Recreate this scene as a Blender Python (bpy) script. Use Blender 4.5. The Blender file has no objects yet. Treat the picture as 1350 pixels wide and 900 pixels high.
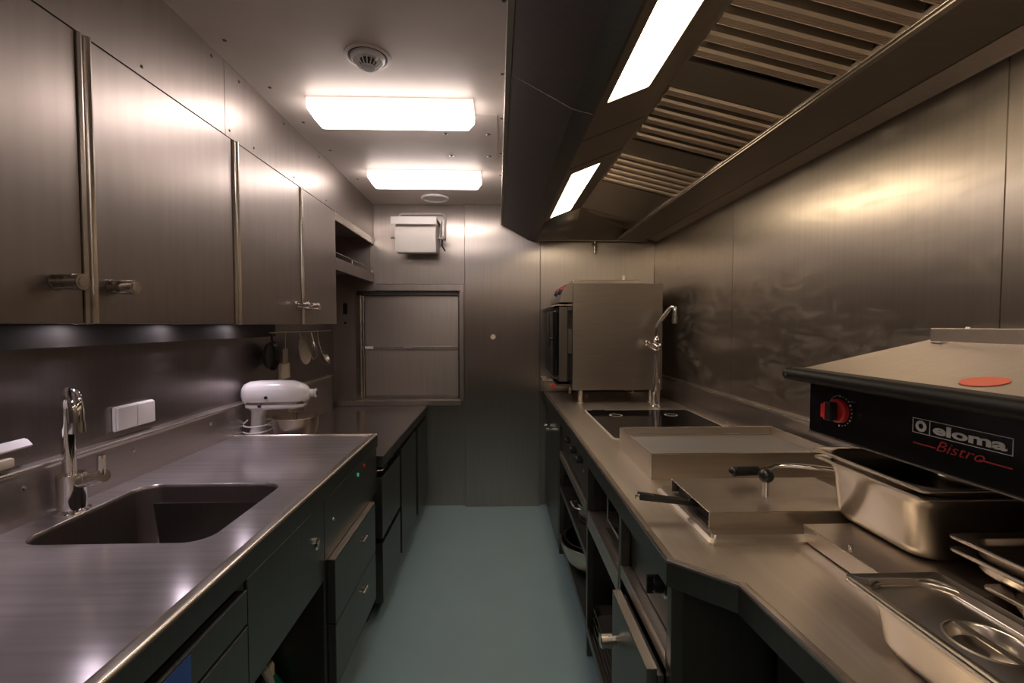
import bpy, bmesh, math, random
from mathutils import Vector, Matrix
random.seed(7)
SC = bpy.context.scene
COL = SC.collection

# ---------------------------------------------------------------- camera, world, exposure
F = 600.0
yaw = math.atan(19 / F); pit = math.atan(22 / F)
cam_d = bpy.data.cameras.new('camera'); cam = bpy.data.objects.new('camera', cam_d); COL.objects.link(cam)
cam_d.sensor_fit = 'HORIZONTAL'; cam_d.sensor_width = 36.0; cam_d.lens = 36.0 * F / 1350.0
cam_d.clip_start = 0.02; cam_d.clip_end = 50
cam.location = (0, 0, 1.5)
cam.rotation_euler = (math.pi / 2 - pit, 0, -yaw)
SC.camera = cam
W = bpy.data.worlds.new('world'); SC.world = W; W.use_nodes = True
W.node_tree.nodes['Background'].inputs[0].default_value = (0.02, 0.02, 0.022, 1)
W.node_tree.nodes['Background'].inputs[1].default_value = 0.2
VS = SC.view_settings
VS.view_transform = 'Standard'; VS.look = 'None'; VS.gamma = 1.0; VS.use_curve_mapping = False
VS.exposure = 0.0
CEIL_LAMP = 10.0; CEIL_COL = (1.0, 0.87, 0.83)
HOOD_LAMP = 13.5; HOOD_COL = (1.0, 0.79, 0.55)
SPOT = 55.0; SPOT_W = 4.6; SPOT_COL = (1.0, 0.87, 0.97)
SC.cycles.max_bounces = 14; SC.cycles.glossy_bounces = 10; SC.cycles.diffuse_bounces = 6
SC.cycles.sample_clamp_indirect = 3.0; SC.cycles.blur_glossy = 1.0
SC.cycles.denoiser = 'OPENIMAGEDENOISE'; SC.cycles.denoising_prefilter = 'ACCURATE'; SC.cycles.denoising_input_passes = 'RGB_ALBEDO_NORMAL'
SC.cycles.use_denoising = True; SC.cycles.use_adaptive_sampling = False

# ---------------------------------------------------------------- materials
def _mat(name):
    m = bpy.data.materials.new(name); m.use_nodes = True
    return m, m.node_tree, m.node_tree.nodes['Principled BSDF']

def plain(name, col, rough=0.5, metal=0.0, coat=0.0, emit=None, es=0.0, spec=0.5):
    m, nt, b = _mat(name)
    b.inputs['Base Color'].default_value = (*col, 1); b.inputs['Roughness'].default_value = rough
    b.inputs['Metallic'].default_value = metal; b.inputs['Coat Weight'].default_value = coat
    b.inputs['Specular IOR Level'].default_value = spec
    n = nt.nodes.new('ShaderNodeTexNoise'); n.inputs['Scale'].default_value = 35
    tc = nt.nodes.new('ShaderNodeTexCoord'); nt.links.new(tc.outputs['Object'], n.inputs['Vector'])
    mr = nt.nodes.new('ShaderNodeMapRange'); mr.inputs['To Min'].default_value = max(0.02, rough - 0.04); mr.inputs['To Max'].default_value = min(1, rough + 0.04)
    nt.links.new(n.outputs['Fac'], mr.inputs['Value']); nt.links.new(mr.outputs['Result'], b.inputs['Roughness'])
    if emit:
        b.inputs['Emission Color'].default_value = (*emit, 1); b.inputs['Emission Strength'].default_value = es
    return m

def steel(name, col=(0.50, 0.47, 0.445), rough=0.30, var=0.03, grain=(12, 12, 0.5), broad=0.4, smudge=0.0, aniso=0.0, metal=1.0, brough=0.58, gc=0.10):
    """brushed stainless steel: a tight lobe plus a broad worn one, soft grain along one axis, cloudy wipe marks"""
    m, nt, b = _mat(name); L = nt.links.new; N = nt.nodes.new
    out = nt.nodes['Material Output']
    b.inputs['Metallic'].default_value = metal
    b2 = N('ShaderNodeBsdfPrincipled'); b2.inputs['Metallic'].default_value = metal; b2.inputs['Roughness'].default_value = brough
    tc = N('ShaderNodeTexCoord')
    mp = N('ShaderNodeMapping'); mp.inputs['Scale'].default_value = grain; L(tc.outputs['Object'], mp.inputs['Vector'])
    g = N('ShaderNodeTexNoise'); g.inputs['Scale'].default_value = 6; g.inputs['Detail'].default_value = 2; L(mp.outputs['Vector'], g.inputs['Vector'])
    c = N('ShaderNodeTexNoise'); c.inputs['Scale'].default_value = 2.0; c.inputs['Detail'].default_value = 2
    L(tc.outputs['Object'], c.inputs['Vector'])
    r1 = N('ShaderNodeMapRange'); r1.inputs['From Min'].default_value = 0.3; r1.inputs['From Max'].default_value = 0.7
    r1.inputs['To Min'].default_value = rough - var; r1.inputs['To Max'].default_value = rough + var; L(c.outputs['Fac'], r1.inputs['Value'])
    mx = N('ShaderNodeMix'); mx.data_type = 'RGBA'
    mx.inputs['A'].default_value = (*[v * (1 - gc) for v in col], 1); mx.inputs['B'].default_value = (*[min(1, v * (1 + gc)) for v in col], 1)
    L(g.outputs['Fac'], mx.inputs['Factor'])
    ms = N('ShaderNodeMixShader'); ms.inputs[0].default_value = broad
    if smudge > 0:
        w = N('ShaderNodeTexNoise'); w.inputs['Scale'].default_value = 2.2; w.inputs['Detail'].default_value = 4; w.inputs['Distortion'].default_value = 1.2
        v = N('ShaderNodeTexNoise'); v.inputs['Scale'].default_value = 9.0; v.inputs['Detail'].default_value = 3; v.inputs['Distortion'].default_value = 2.2
        sm = N('ShaderNodeMapping'); sm.inputs['Scale'].default_value = (1, 0.6, 1.6); sm.inputs['Rotation'].default_value = (0.6, 0, 0)
        L(tc.outputs['Object'], sm.inputs['Vector']); L(sm.outputs['Vector'], w.inputs['Vector']); L(sm.outputs['Vector'], v.inputs['Vector'])
        mu = N('ShaderNodeMath'); mu.operation = 'MULTIPLY'; L(w.outputs['Fac'], mu.inputs[0]); L(v.outputs['Fac'], mu.inputs[1])
        cr = N('ShaderNodeMapRange'); cr.interpolation_type = 'SMOOTHSTEP'; cr.inputs['From Min'].default_value = 0.20; cr.inputs['From Max'].default_value = 0.40
        cr.inputs['To Min'].default_value = max(0, broad - smudge * .5); cr.inputs['To Max'].default_value = min(1, broad + smudge)
        L(mu.outputs[0], cr.inputs['Value']); L(cr.outputs['Result'], ms.inputs[0])
    L(r1.outputs['Result'], b.inputs['Roughness'])
    L(mx.outputs['Result'], b.inputs['Base Color']); L(mx.outputs['Result'], b2.inputs['Base Color'])
    if aniso > 0:
        ge = N('ShaderNodeNewGeometry'); t = N('ShaderNodeVectorMath'); t.operation = 'CROSS_PRODUCT'; t.inputs[1].default_value = (0.001, 0.001, 1)
        L(ge.outputs['Normal'], t.inputs[0])
        for q, am in ((b, aniso), (b2, aniso * .6)):
            q.inputs['Anisotropic'].default_value = am; L(t.outputs['Vector'], q.inputs['Tangent'])
    L(b.outputs[0], ms.inputs[1]); L(b2.outputs[0], ms.inputs[2]); L(ms.outputs[0], out.inputs['Surface'])
    return m

WARM = (0.47, 0.43, 0.39)
M = {}
VG = (12, 12, .4)
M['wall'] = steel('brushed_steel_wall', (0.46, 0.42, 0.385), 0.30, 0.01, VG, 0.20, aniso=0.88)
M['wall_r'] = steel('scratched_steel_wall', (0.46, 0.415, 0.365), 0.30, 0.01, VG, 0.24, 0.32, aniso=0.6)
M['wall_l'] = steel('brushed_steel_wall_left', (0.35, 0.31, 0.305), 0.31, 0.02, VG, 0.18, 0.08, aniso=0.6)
M['shutter'] = steel('hatch_shutter_steel', (0.55, 0.50, 0.45), 0.30, 0.01, VG, 0.45, 0.1)
M['cab'] = steel('brushed_steel_cabinet', (0.41, 0.365, 0.335), 0.32, 0.02, (6, 6, .5), 0.45, aniso=0.4, brough=.52)
M['top_l'] = steel('brushed_steel_worktop', (0.60, 0.555, 0.58), 0.17, 0.03, (.35, 9, 9), 0.45, 0.0, brough=.5, gc=.22)
M['top_r'] = steel('brushed_steel_counter', (0.70, 0.63, 0.56), 0.31, 0.02, (12, .4, 12), 0.50, 0.18, brough=.52)
M['top_low'] = steel('dark_worktop', (0.33, 0.29, 0.28), 0.20, 0.02, (.4, 12, 12), 0.12)
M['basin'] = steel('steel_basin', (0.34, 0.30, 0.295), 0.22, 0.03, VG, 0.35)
M['front'] = steel('steel_base_front', (0.185, 0.182, 0.165), 0.33, 0.03, VG, 0.25)
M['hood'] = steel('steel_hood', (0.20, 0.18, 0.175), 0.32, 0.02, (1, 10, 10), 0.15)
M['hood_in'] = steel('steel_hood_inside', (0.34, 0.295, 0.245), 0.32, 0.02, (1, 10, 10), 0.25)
M['filter'] = steel('steel_filter', (0.78, 0.68, 0.57), 0.24, 0.01, (1, 40, 10), 0.3)
M['oven'] = steel('steel_oven_side', (0.31, 0.275, 0.245), 0.33, 0.02, (1, 10, 12), 0.3)
M['sheet'] = steel('steel_sheet', (0.54, 0.48, 0.42), 0.31, 0.02, (1, 12, 12), 0.35, brough=.5)
M['plate'] = steel('griddle_plate', (0.50, 0.49, 0.50), 0.35, 0.03, (1, 12, 12), 0.7)
M['pan'] = steel('steel_pan', (0.58, 0.53, 0.47), 0.19, 0.02, (4, 4, 1), 0.35, 0.0, brough=.42)
M['edge'] = steel('steel_edge', (0.66, 0.60, 0.53), 0.24, 0.01, (2, 2, 2), 0.2)
M['upstand'] = steel('steel_upstand', (0.46, 0.42, 0.40), 0.31, 0.02, (1, .5, 12), 0.25)
M['dark_steel'] = steel('dark_steel', (0.13, 0.12, 0.11), 0.42, 0.03, VG, 0.3)
M['chrome'] = plain('chrome', (0.82, 0.81, 0.80), 0.07, 1.0)
M['knob'] = plain('turned_steel', (0.62, 0.58, 0.53), 0.22, 1.0)
M['black'] = plain('black_plastic', (0.012, 0.012, 0.013), 0.32)
M['blackgloss'] = plain('black_enamel', (0.008, 0.008, 0.009), 0.16)
M['glass'] = plain('black_ceramic_glass', (0.006, 0.006, 0.007), 0.07)
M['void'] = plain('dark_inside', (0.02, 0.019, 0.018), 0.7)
M['white'] = plain('white_enamel', (0.82, 0.79, 0.80), 0.22, coat=0.3)
M['plastic'] = plain('white_plastic', (0.80, 0.77, 0.75), 0.42)
M['paper'] = plain('paper_towel', (0.80, 0.75, 0.70), 0.9)
M['grey'] = plain('grey_paint', (0.45, 0.43, 0.41), 0.45)
M['red'] = plain('red_plastic', (0.62, 0.03, 0.03), 0.30)
M['redprint'] = plain('red_print', (0.40, 0.02, 0.025), 0.5)
M['redtag'] = plain('red_sticker', (0.72, 0.16, 0.11), 0.5)
M['print'] = plain('white_print', (0.62, 0.62, 0.60), 0.5)
M['wood'] = plain('yellow_tag', (0.42, 0.26, 0.08), 0.5)
M['green'] = plain('green_plastic', (0.01, 0.16, 0.08), 0.35)
M['cream'] = plain('cream_plastic', (0.70, 0.62, 0.48), 0.45)
M['rim_alu'] = plain('aluminium_rim', (0.72, 0.70, 0.67), 0.45, 0.4)
M['rail'] = plain('black_rail', (0.010, 0.010, 0.011), 0.5, spec=0.18)
M['duct'] = plain('duct_shade', (0.045, 0.04, 0.036), 0.6)  # ledge's shade put into the colour, keeps the downlight glow off it
M['led_r'] = plain('red_led', (0.3, 0.02, 0.02), 0.3, emit=(1, 0.05, 0.03), es=0.08)
M['led_g'] = plain('green_led', (0.02, 0.2, 0.1), 0.3, emit=(0.05, 0.8, 0.45), es=0.25)
M['screen'] = plain('blue_screen', (0.01, 0.02, 0.06), 0.2, emit=(0.04, 0.14, 0.50), es=0.07)
M['ink'] = plain('screen_text', (0.2, 0.3, 0.6), 0.4, emit=(0.3, 0.4, 0.9), es=0.25)
M['ceil'] = steel('ceiling_sheet', (0.70, 0.62, 0.56), 0.34, 0.01, (1, 1, 1), 0.8, metal=0.12, brough=.7)
M['lamp_c'] = plain('lamp_diffuser', (0.9, 0.88, 0.85), 0.4, emit=CEIL_COL, es=CEIL_LAMP)
M['lamp_base'] = plain('lamp_housing', (0.9, 0.86, 0.80), 0.4, emit=CEIL_COL, es=0.9)
M['spot'] = plain('spot_lens', (0.9, 0.88, 0.9), 0.3, emit=SPOT_COL, es=SPOT)
M['lamp_h'] = plain('hood_lamp_diffuser', (0.9, 0.88, 0.85), 0.4, emit=HOOD_COL, es=HOOD_LAMP)

def floor_mat():
    m, nt, b = _mat('teal_floor'); L = nt.links.new; N = nt.nodes.new
    tc = N('ShaderNodeTexCoord')
    n = N('ShaderNodeTexNoise'); n.inputs['Scale'].default_value = 5; n.inputs['Detail'].default_value = 6; L(tc.outputs['Object'], n.inputs['Vector'])
    s = N('ShaderNodeTexVoronoi'); s.inputs['Scale'].default_value = 8.0; L(tc.outputs['Object'], s.inputs['Vector'])
    sr = N('ShaderNodeMapRange'); sr.inputs['From Min'].default_value = 0.02; sr.inputs['From Max'].default_value = 0.035; sr.inputs['To Min'].default_value = 0.45; sr.inputs['To Max'].default_value = 1.0
    L(s.outputs['Distance'], sr.inputs['Value'])
    mx = N('ShaderNodeMix'); mx.data_type = 'RGBA'; mx.inputs['A'].default_value = (0.225, 0.335, 0.37, 1); mx.inputs['B'].default_value = (0.27, 0.40, 0.435, 1)
    L(n.outputs['Fac'], mx.inputs['Factor'])
    m2 = N('ShaderNodeMix'); m2.data_type = 'RGBA'; m2.blend_type = 'MULTIPLY'; m2.inputs['Factor'].default_value = 1
    L(mx.outputs['Result'], m2.inputs['A']); L(sr.outputs['Result'], m2.inputs['B']); L(m2.outputs['Result'], b.inputs['Base Color'])
    b.inputs['Roughness'].default_value = 0.42
    return m
M['floor'] = floor_mat()

# ---------------------------------------------------------------- mesh builder (world coordinates)
class MB:
    def __init__(s): s.bm = bmesh.new()
    def _add(s, vs, fs):
        v = [s.bm.verts.new(p) for p in vs]
        for f in fs:
            try: s.bm.faces.new([v[i] for i in f])
            except ValueError: pass
        return v
    def box(s, x0, x1, y0, y1, z0, z1, bev=0.0, seg=2):
        if x0 > x1: x0, x1 = x1, x0
        if y0 > y1: y0, y1 = y1, y0
        if z0 > z1: z0, z1 = z1, z0
        v = s._add([(x0, y0, z0), (x1, y0, z0), (x1, y1, z0), (x0, y1, z0), (x0, y0, z1), (x1, y0, z1), (x1, y1, z1), (x0, y1, z1)],
                   [(0, 3, 2, 1), (4, 5, 6, 7), (0, 1, 5, 4), (1, 2, 6, 5), (2, 3, 7, 6), (3, 0, 4, 7)])
        if bev > 0:
            es = list({e for a in v for e in a.link_edges})
            bmesh.ops.bevel(s.bm, geom=es, offset=bev, segments=seg, profile=0.5, affect='EDGES')
        return s
    def prism(s, pts, axis, a0, a1, bev=0.0):
        """extrude a closed 2D outline along an axis; 'y': pts are (x,z); 'z': (x,y); 'x': (y,z)"""
        def mk(p, a):
            return {'y': (p[0], a, p[1]), 'z': (p[0], p[1], a), 'x': (a, p[0], p[1])}[axis]
        n = len(pts)
        v = s._add([mk(p, a0) for p in pts] + [mk(p, a1) for p in pts],
                   [tuple(range(n))[::-1], tuple(range(n, 2 * n))] + [(i, (i + 1) % n, n + (i + 1) % n, n + i) for i in range(n)])
        if bev > 0:
            es = list({e for a in v for e in a.link_edges})
            bmesh.ops.bevel(s.bm, geom=es, offset=bev, segments=2, profile=0.5, affect='EDGES')
        return s
    def loft(s, loops, cap0=False, cap1=False, closed=True):
        rows = [[s.bm.verts.new(p) for p in lp] for lp in loops]
        n = len(rows[0])
        for a, b in zip(rows, rows[1:]):
            for i in range(n if closed else n - 1):
                j = (i + 1) % n
                try: s.bm.faces.new((a[i], a[j], b[j], b[i]))
                except ValueError: pass
        if cap0: s.bm.faces.new(rows[0][::-1])
        if cap1: s.bm.faces.new(rows[-1])
        return s
    def cyl(s, p0, p1, r, r2=None, n=24, cap=True):
        r2 = r if r2 is None else r2
        p0 = Vector(p0); p1 = Vector(p1); d = (p1 - p0).normalized()
        a = d.orthogonal().normalized(); b = d.cross(a)
        lp = lambda c, r: [c + (a * math.cos(t) + b * math.sin(t)) * r for t in [2 * math.pi * i / n for i in range(n)]]
        return s.loft([lp(p0, r), lp(p1, r2)], cap, cap)
    def tube(s, path, r, n=12, cap=True, smooth=0):
        P = [Vector(p) for p in path]
        for _ in range(smooth):
            Q = [P[0]]
            for a, b in zip(P, P[1:]): Q += [a.lerp(b, .25), a.lerp(b, .75)]
            Q.append(P[-1]); P = Q
        rs = r if isinstance(r, (list, tuple)) else None
        loops = []; d0 = (P[1] - P[0]).normalized(); a = d0.orthogonal().normalized()
        for i, p in enumerate(P):
            d = ((P[i + 1] - P[i]) if i == 0 else (P[i] - P[i - 1]) if i == len(P) - 1 else (P[i + 1] - P[i - 1])).normalized()
            a = (a - d * a.dot(d)).normalized(); b = d.cross(a)
            rr = r if rs is None else rs[0] + (rs[1] - rs[0]) * i / (len(P) - 1)
            loops.append([p + (a * math.cos(t) + b * math.sin(t)) * rr for t in [2 * math.pi * k / n for k in range(n)]])
        return s.loft(loops, cap, cap)
    def lathe(s, prof, c, axis=(0, 0, 1), n=32, cap=True):
        """prof: (radius, height along axis) pairs"""
        d = Vector(axis).normalized(); a = d.orthogonal().normalized(); b = d.cross(a); c = Vector(c)
        lp = [[c + d * h + (a * math.cos(t) + b * math.sin(t)) * max(r, 1e-4) for t in [2 * math.pi * i / n for i in range(n)]] for r, h in prof]
        return s.loft(lp, cap, cap)
    def sphere(s, c, r, sx=1, sy=1, sz=1):
        res = bmesh.ops.create_uvsphere(s.bm, u_segments=20, v_segments=12, radius=r)
        for v in res['verts']: v.co = Vector((v.co.x * sx, v.co.y * sy, v.co.z * sz)) + Vector(c)
        return s
    def quad(s, *p): s._add(list(p), [tuple(range(len(p)))]); return s
    def xf(s, mat):
        bmesh.ops.transform(s.bm, matrix=mat, verts=s.bm.verts); return s

def rr(cx, cy, w, d, r, z, n=6):
    """rounded rectangle loop"""
    out = []
    for sx, sy, a0 in ((1, 1, 0), (-1, 1, 90), (-1, -1, 180), (1, -1, 270)):
        for k in range(n + 1):
            a = math.radians(a0 + 90 * k / n)
            out.append(Vector((cx + sx * (w / 2 - r) + r * math.cos(a), cy + sy * (d / 2 - r) + r * math.sin(a), z)))
    return out

def obj(name, mb, mat, parent=None, sol=0.0, ang=35, origin=None):
    me = bpy.data.meshes.new(name)
    bmesh.ops.remove_doubles(mb.bm, verts=mb.bm.verts, dist=1e-6)
    bmesh.ops.recalc_face_normals(mb.bm, faces=mb.bm.faces)
    xs = [v.co.copy() for v in mb.bm.verts]
    if parent is None:
        lo = Vector([min(v[i] for v in xs) for i in range(3)]); hi = Vector([max(v[i] for v in xs) for i in range(3)])
        o0 = Vector(((lo.x + hi.x) / 2, (lo.y + hi.y) / 2, lo.z))
    else:
        o0 = Vector(parent['_o'])
    for v in mb.bm.verts: v.co -= o0
    mb.bm.to_mesh(me); mb.bm.free()
    for p in me.polygons: p.use_smooth = True
    me.set_sharp_from_angle(angle=math.radians(ang))
    me.materials.append(M[mat])
    o = bpy.data.objects.new(name, me); COL.objects.link(o)
    if parent is None: o.location = o0
    else: o.parent = parent
    o['_o'] = list(o0)
    wn = o.modifiers.new('crisp', 'WEIGHTED_NORMAL'); wn.keep_sharp = True; wn.weight = 80; wn.mode = 'FACE_AREA'
    if sol:
        md = o.modifiers.new('thickness', 'SOLIDIFY'); md.thickness = sol; md.offset = 0
    return o
def struct(name, mb, mat, parent=None, **k):
    o = obj(name, mb, mat, parent, **k)
    if parent is None: o['kind'] = 'structure'
    return o
def thing(name, label, cat, loc, group=None):
    o = bpy.data.objects.new(name, None); COL.objects.link(o); o.empty_display_size = 0.05
    o.location = loc; o['_o'] = list(loc); o['label'] = label; o['category'] = cat
    if group: o['group'] = group
    return o
def single(name, label, cat, mb, mat, group=None, **k):
    o = obj(name, mb, mat, None, **k); o['label'] = label; o['category'] = cat
    if group: o['group'] = group
    return o

def text_mesh(body, size, bold=0.0, shear=0.0, xs=1.0, extrude=0.0006):
    cu = bpy.data.curves.new('txt', 'FONT'); cu.body = body; cu.size = size; cu.offset = bold; cu.shear = shear; cu.extrude = extrude
    cu.resolution_u = 4
    t = bpy.data.objects.new('txt', cu); COL.objects.link(t)
    bpy.context.view_layer.update()
    dg = bpy.context.evaluated_depsgraph_get()
    me = bpy.data.meshes.new_from_object(t.evaluated_get(dg))
    bpy.data.objects.remove(t); 
    mb = MB(); mb.bm.from_mesh(me); bpy.data.meshes.remove(me); bpy.data.curves.remove(cu)
    for v in mb.bm.verts: v.co.x *= xs
    return mb

# ---------------------------------------------------------------- key dimensions (metres; x right, y into the room)
XL, XR, YB, YN, ZC = -1.335, 1.285, 3.745, -1.7, 2.47
SOF = -1.0       # plane of the left bulkhead and upper doors
ZT, ZLOW = 0.95, 0.84

# ================================================================= THE SETTING
struct('floor', MB().box(XL - .1, XR + .1, YN - .1, YB + .15, -0.06, 0), 'floor')
ce = struct('ceiling', MB().box(XL - .1, XR + .1, YN - .1, YB + .15, ZC, ZC + .06), 'ceil')
for (x, y) in [(-.56, 1.385), (-.27, 1.385), (.02, 1.40), (-.93, 1.62), (-.93, 1.93), (-.93, 2.25), (-.93, 2.6), (.02, 1.80), (.02, 2.18), (.02, 2.62), (.02, 3.0), (-.93, 3.1)]:
    obj('rivet', MB().lathe([(.007, 0), (.006, -.002), (.001, -.003)], (x, y, ZC)), 'dark_steel', ce)
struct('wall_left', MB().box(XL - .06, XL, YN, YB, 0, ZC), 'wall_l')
# right wall in three sheets with narrow joints
struct('wall_right', MB().box(XR, XR + .06, 1.128, 2.46, 0, ZC).box(XR, XR + .06, 2.464, YB, 0, ZC).box(XR, XR + .06, YN, 1.124, 0, ZC).box(XR + .004, XR + .05, 1.1, 2.5, 0, ZC), 'wall_r')
struct('wall_rear', MB().box(XL, XR, YN - .06, YN, 0, ZC), 'wall')
# back wall with the hatch recess
HX0, HX1, HZ0, HZ1 = -1.157, -.312, .885, 1.775
struct('wall_back', MB().box(XL, HX0, YB, YB + .12, 0, ZC).box(HX1, XR, YB, YB + .12, 0, ZC).box(HX0, HX1, YB, YB + .12, 0, HZ0).box(HX0, HX1, YB, YB + .12, HZ1, ZC).box(HX0, HX1, YB + .10, YB + .12, HZ0, HZ1), 'wall')
struct('trim_1', MB().box(-.262, .345, YB - .035, YB - .0005, 0.0, ZC - .001, .002), 'wall')
struct('trim_2', MB().box(.349, XR - .001, YB - .033, YB - .0005, 0.955, ZC - .001, .002), 'wall')
struct('trim_3', MB().box(-.985, -.268, YB - .012, YB - .0005, HZ1 + .055, ZC - .001, .002), 'wall')
# bulkhead over the upper cabinets
struct('trim_4', MB().box(XL, SOF, YN, 1.732, 2.199, ZC).box(XL, SOF, 1.735, YB - .002, 2.199, ZC).box(XL, SOF - .003, 1.6, 1.8, 2.2, ZC), 'cab')
sv = MB()
for y in [.9, 1.24, 1.66, 1.83, 2.2, 2.62]:
    sv.lathe([(.006, 0), (.005, .002), (.001, .003)], (SOF, y, ZC - .03), (1, 0, 0), 12)
    sv.lathe([(.005, 0), (.004, .002), (.001, .003)], (SOF, y + .1, 2.225), (1, 0, 0), 12)
struct('trim_5', sv, 'dark_steel')
# upstands of the two worktops
struct('trim_6', MB().prism([(XL + .001, ZT), (XL + .03, ZT), (XL + .026, ZT + .13), (XL + .034, ZT + .143), (XL + .030, ZT + .152), (XL + .001, ZT + .156)], 'y', YN + .02, 2.30).prism([(XL + .001, ZLOW), (XL + .03, ZLOW), (XL + .026, ZT + .13), (XL + .034, ZT + .143), (XL + .030, ZT + .152), (XL + .001, ZT + .156)], 'y', 2.302, 3.62), 'upstand')
struct('trim_7', MB().prism([(XR - .001, ZT), (XR - .022, ZT), (XR - .020, ZT + .135), (XR - .028, ZT + .150), (XR - .024, ZT + .160), (XR - .001, ZT + .166)], 'y', YN + .02, YB - .04), 'upstand')

struct('trim_8', MB().tube([(XL + .032, YN + .03, ZT + .149), (XL + .032, 3.62, ZT + .149)], .0042, 10), 'edge')  # thin bright rods added on the upstand tops to catch the lamp light
struct('trim_9', MB().tube([(XR - .026, YN + .03, ZT + .158), (XR - .026, YB - .05, ZT + .158)], .0042, 10), 'edge')
# ceiling access panel, screws
ap = thing('access_panel', 'flat square cover plate screwed to the ceiling between the two ceiling lights', 'access panel', (-.13, 2.45, ZC - .004))
obj('plate', MB().box(-.295, .0, 2.14, 2.74, ZC - .004, ZC - .0005, .001), 'ceil', ap)
for x, y in [(-.262, 2.345), (-.045, 2.345), (-.262, 2.645), (-.045, 2.645)]:
    obj('screw', MB().lathe([(.012, -.004), (.012, -.007), (.006, -.009), (.006, -.005), (.001, -.005)], (x, y, ZC)), 'chrome', ap)

# ================================================================= CEILING LIGHTS
def ceiling_light(y0, label):
    t = thing('ceiling_light', label, 'ceiling light', (-.46, y0 + .07, ZC), 'flat ceiling lights')
    x0, x1 = -.815, -.103
    obj('housing', MB().box(x0, x1, y0, y0 + .15, ZC - .022, ZC - .0005, .003), 'lamp_base', t)
    obj('diffuser', MB().loft([rr((x0 + x1) / 2, y0 + .075, x1 - x0 - .004, .15, .006, ZC - .0225), rr((x0 + x1) / 2, y0 + .075, x1 - x0 - .004, .15, .006, ZC - .045),
                               rr((x0 + x1) / 2, y0 + .075, x1 - x0 - .05, .11, .012, ZC - .082)], True, True), 'lamp_c', t)
    return t
ceiling_light(1.995, 'long white ceiling light next to the round heat detector')
ceiling_light(2.905, 'long white ceiling light nearer the back wall, beyond the access plate')
ceiling_light(-.85, 'added long white ceiling light, unseen behind the camera position')  # unseen lamp, added for reflections and light on front faces

# heat detector
dt = thing('heat_detector', 'round white slotted heat detector recessed in the ceiling', 'detector', (-.468, 1.70, ZC))
dc = (-.468, 1.70, ZC)
obj('flange', MB().lathe([(.082, -.0005), (.082, -.004), (.070, -.006), (.068, -.0005)], dc, n=40, cap=False), 'ceil', dt)
obj('gap_ring', MB().lathe([(.068, -.001), (.062, -.003), (.05, -.003)], dc, n=40), 'black', dt)
obj('cap', MB().lathe([(.061, -.002), (.060, -.012), (.052, -.020), (.050, -.018), (.030, -.016)], dc, n=40, cap=False), 'plastic', dt)
rb = MB()
for k in range(18):
    a = 2 * math.pi * k / 18
    rb.tube([(dc[0] + math.cos(a) * .051, dc[1] + math.sin(a) * .051, ZC - .017), (dc[0] + math.cos(a) * .036, dc[1] + math.sin(a) * .036, ZC - .034), (dc[0] + math.cos(a) * .026, dc[1] + math.sin(a) * .026, ZC - .040)], .0024, 6)
obj('grille', rb, 'plastic', dt)
obj('core', MB().lathe([(.03, -.012), (.028, -.034), (.001, -.036)], dc), 'dark_steel', dt)
obj('nose', MB().lathe([(.027, -.038), (.027, -.044), (.020, -.047), (.010, -.046), (.001, -.045)], dc), 'plastic', dt)
single('ceiling_vent', 'flat round plastic vent disc on the ceiling near the back wall', 'vent',
       MB().lathe([(.105, -.0005), (.105, -.010), (.095, -.016), (.085, -.014), (.080, -.008), (.001, -.006)], (-.478, 3.53, ZC), n=40), 'plastic')

# ================================================================= HOOD
HY0, HY1 = -.9, 3.70
hd = thing('extractor_hood', 'long steel extractor hood hanging over the right worktop', 'hood', (.7, 1.4, 2.175))
LP0, LP1 = Vector((.312, 2.184)), Vector((.556, 2.282))   # lamp panel from lip to ridge (x,z)
lp = lambda t: LP0.lerp(LP1, t)
# lamp panel with two lamp openings and an added unseen one, lamps recessed
def strip(t0, t1, y0, y1, mb, dz=0.0):
    a, b = lp(t0), lp(t1)
    mb.loft([[(a.x, y0, a.y + dz), (b.x, y0, b.y + dz), (b.x, y1, b.y + dz), (a.x, y1, a.y + dz)],
             [(a.x, y0, a.y + .006 + dz), (b.x, y0, b.y + .006 + dz), (b.x, y1, b.y + .006 + dz), (a.x, y1, a.y + .006 + dz)]], True, True)
    return mb
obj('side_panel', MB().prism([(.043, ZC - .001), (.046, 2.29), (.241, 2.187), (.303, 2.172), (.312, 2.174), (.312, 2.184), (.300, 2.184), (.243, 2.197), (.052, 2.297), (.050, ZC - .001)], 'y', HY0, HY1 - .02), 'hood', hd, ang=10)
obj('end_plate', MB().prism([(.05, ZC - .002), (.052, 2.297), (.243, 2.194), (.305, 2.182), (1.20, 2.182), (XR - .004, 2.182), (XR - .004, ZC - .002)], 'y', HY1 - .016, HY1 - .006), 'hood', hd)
obj('joint_strip', MB().box(.026, .045, HY0, HY1 - .02, 2.296, ZC - .001, .002), 'edge', hd)
obj('seam', MB().tube([(.0465, 1.47, 2.2905), (.240, 1.47, 2.1865)], .0012, 6).tube([(.240, 1.47, 2.1865), (.303, 1.47, 2.1715)], .0012, 6), 'edge', hd)
T0, T1 = .14, .68
lamps = [(-.85, .05), (.55, 1.45), (2.13, 3.0)]  # first lamp is out of view, added to brighten the near counter
pm = MB(); strip(0, T0, HY0, 3.06, pm); strip(T1, 1, HY0, 3.06, pm)
ys = [HY0, -.85, .05, .55, 1.45, 2.13, 3.0, 3.06]
for i in (0, 2, 4, 6): strip(T0, T1, ys[i], ys[i + 1], pm)
obj('lamp_panel', pm, 'hood_in', hd)
for a, b in lamps:
    g = obj('hood_lamp', strip(T0 + .01, T1 - .01, a + .004, b - .004, MB(), .001), 'lamp_h', hd)
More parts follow.
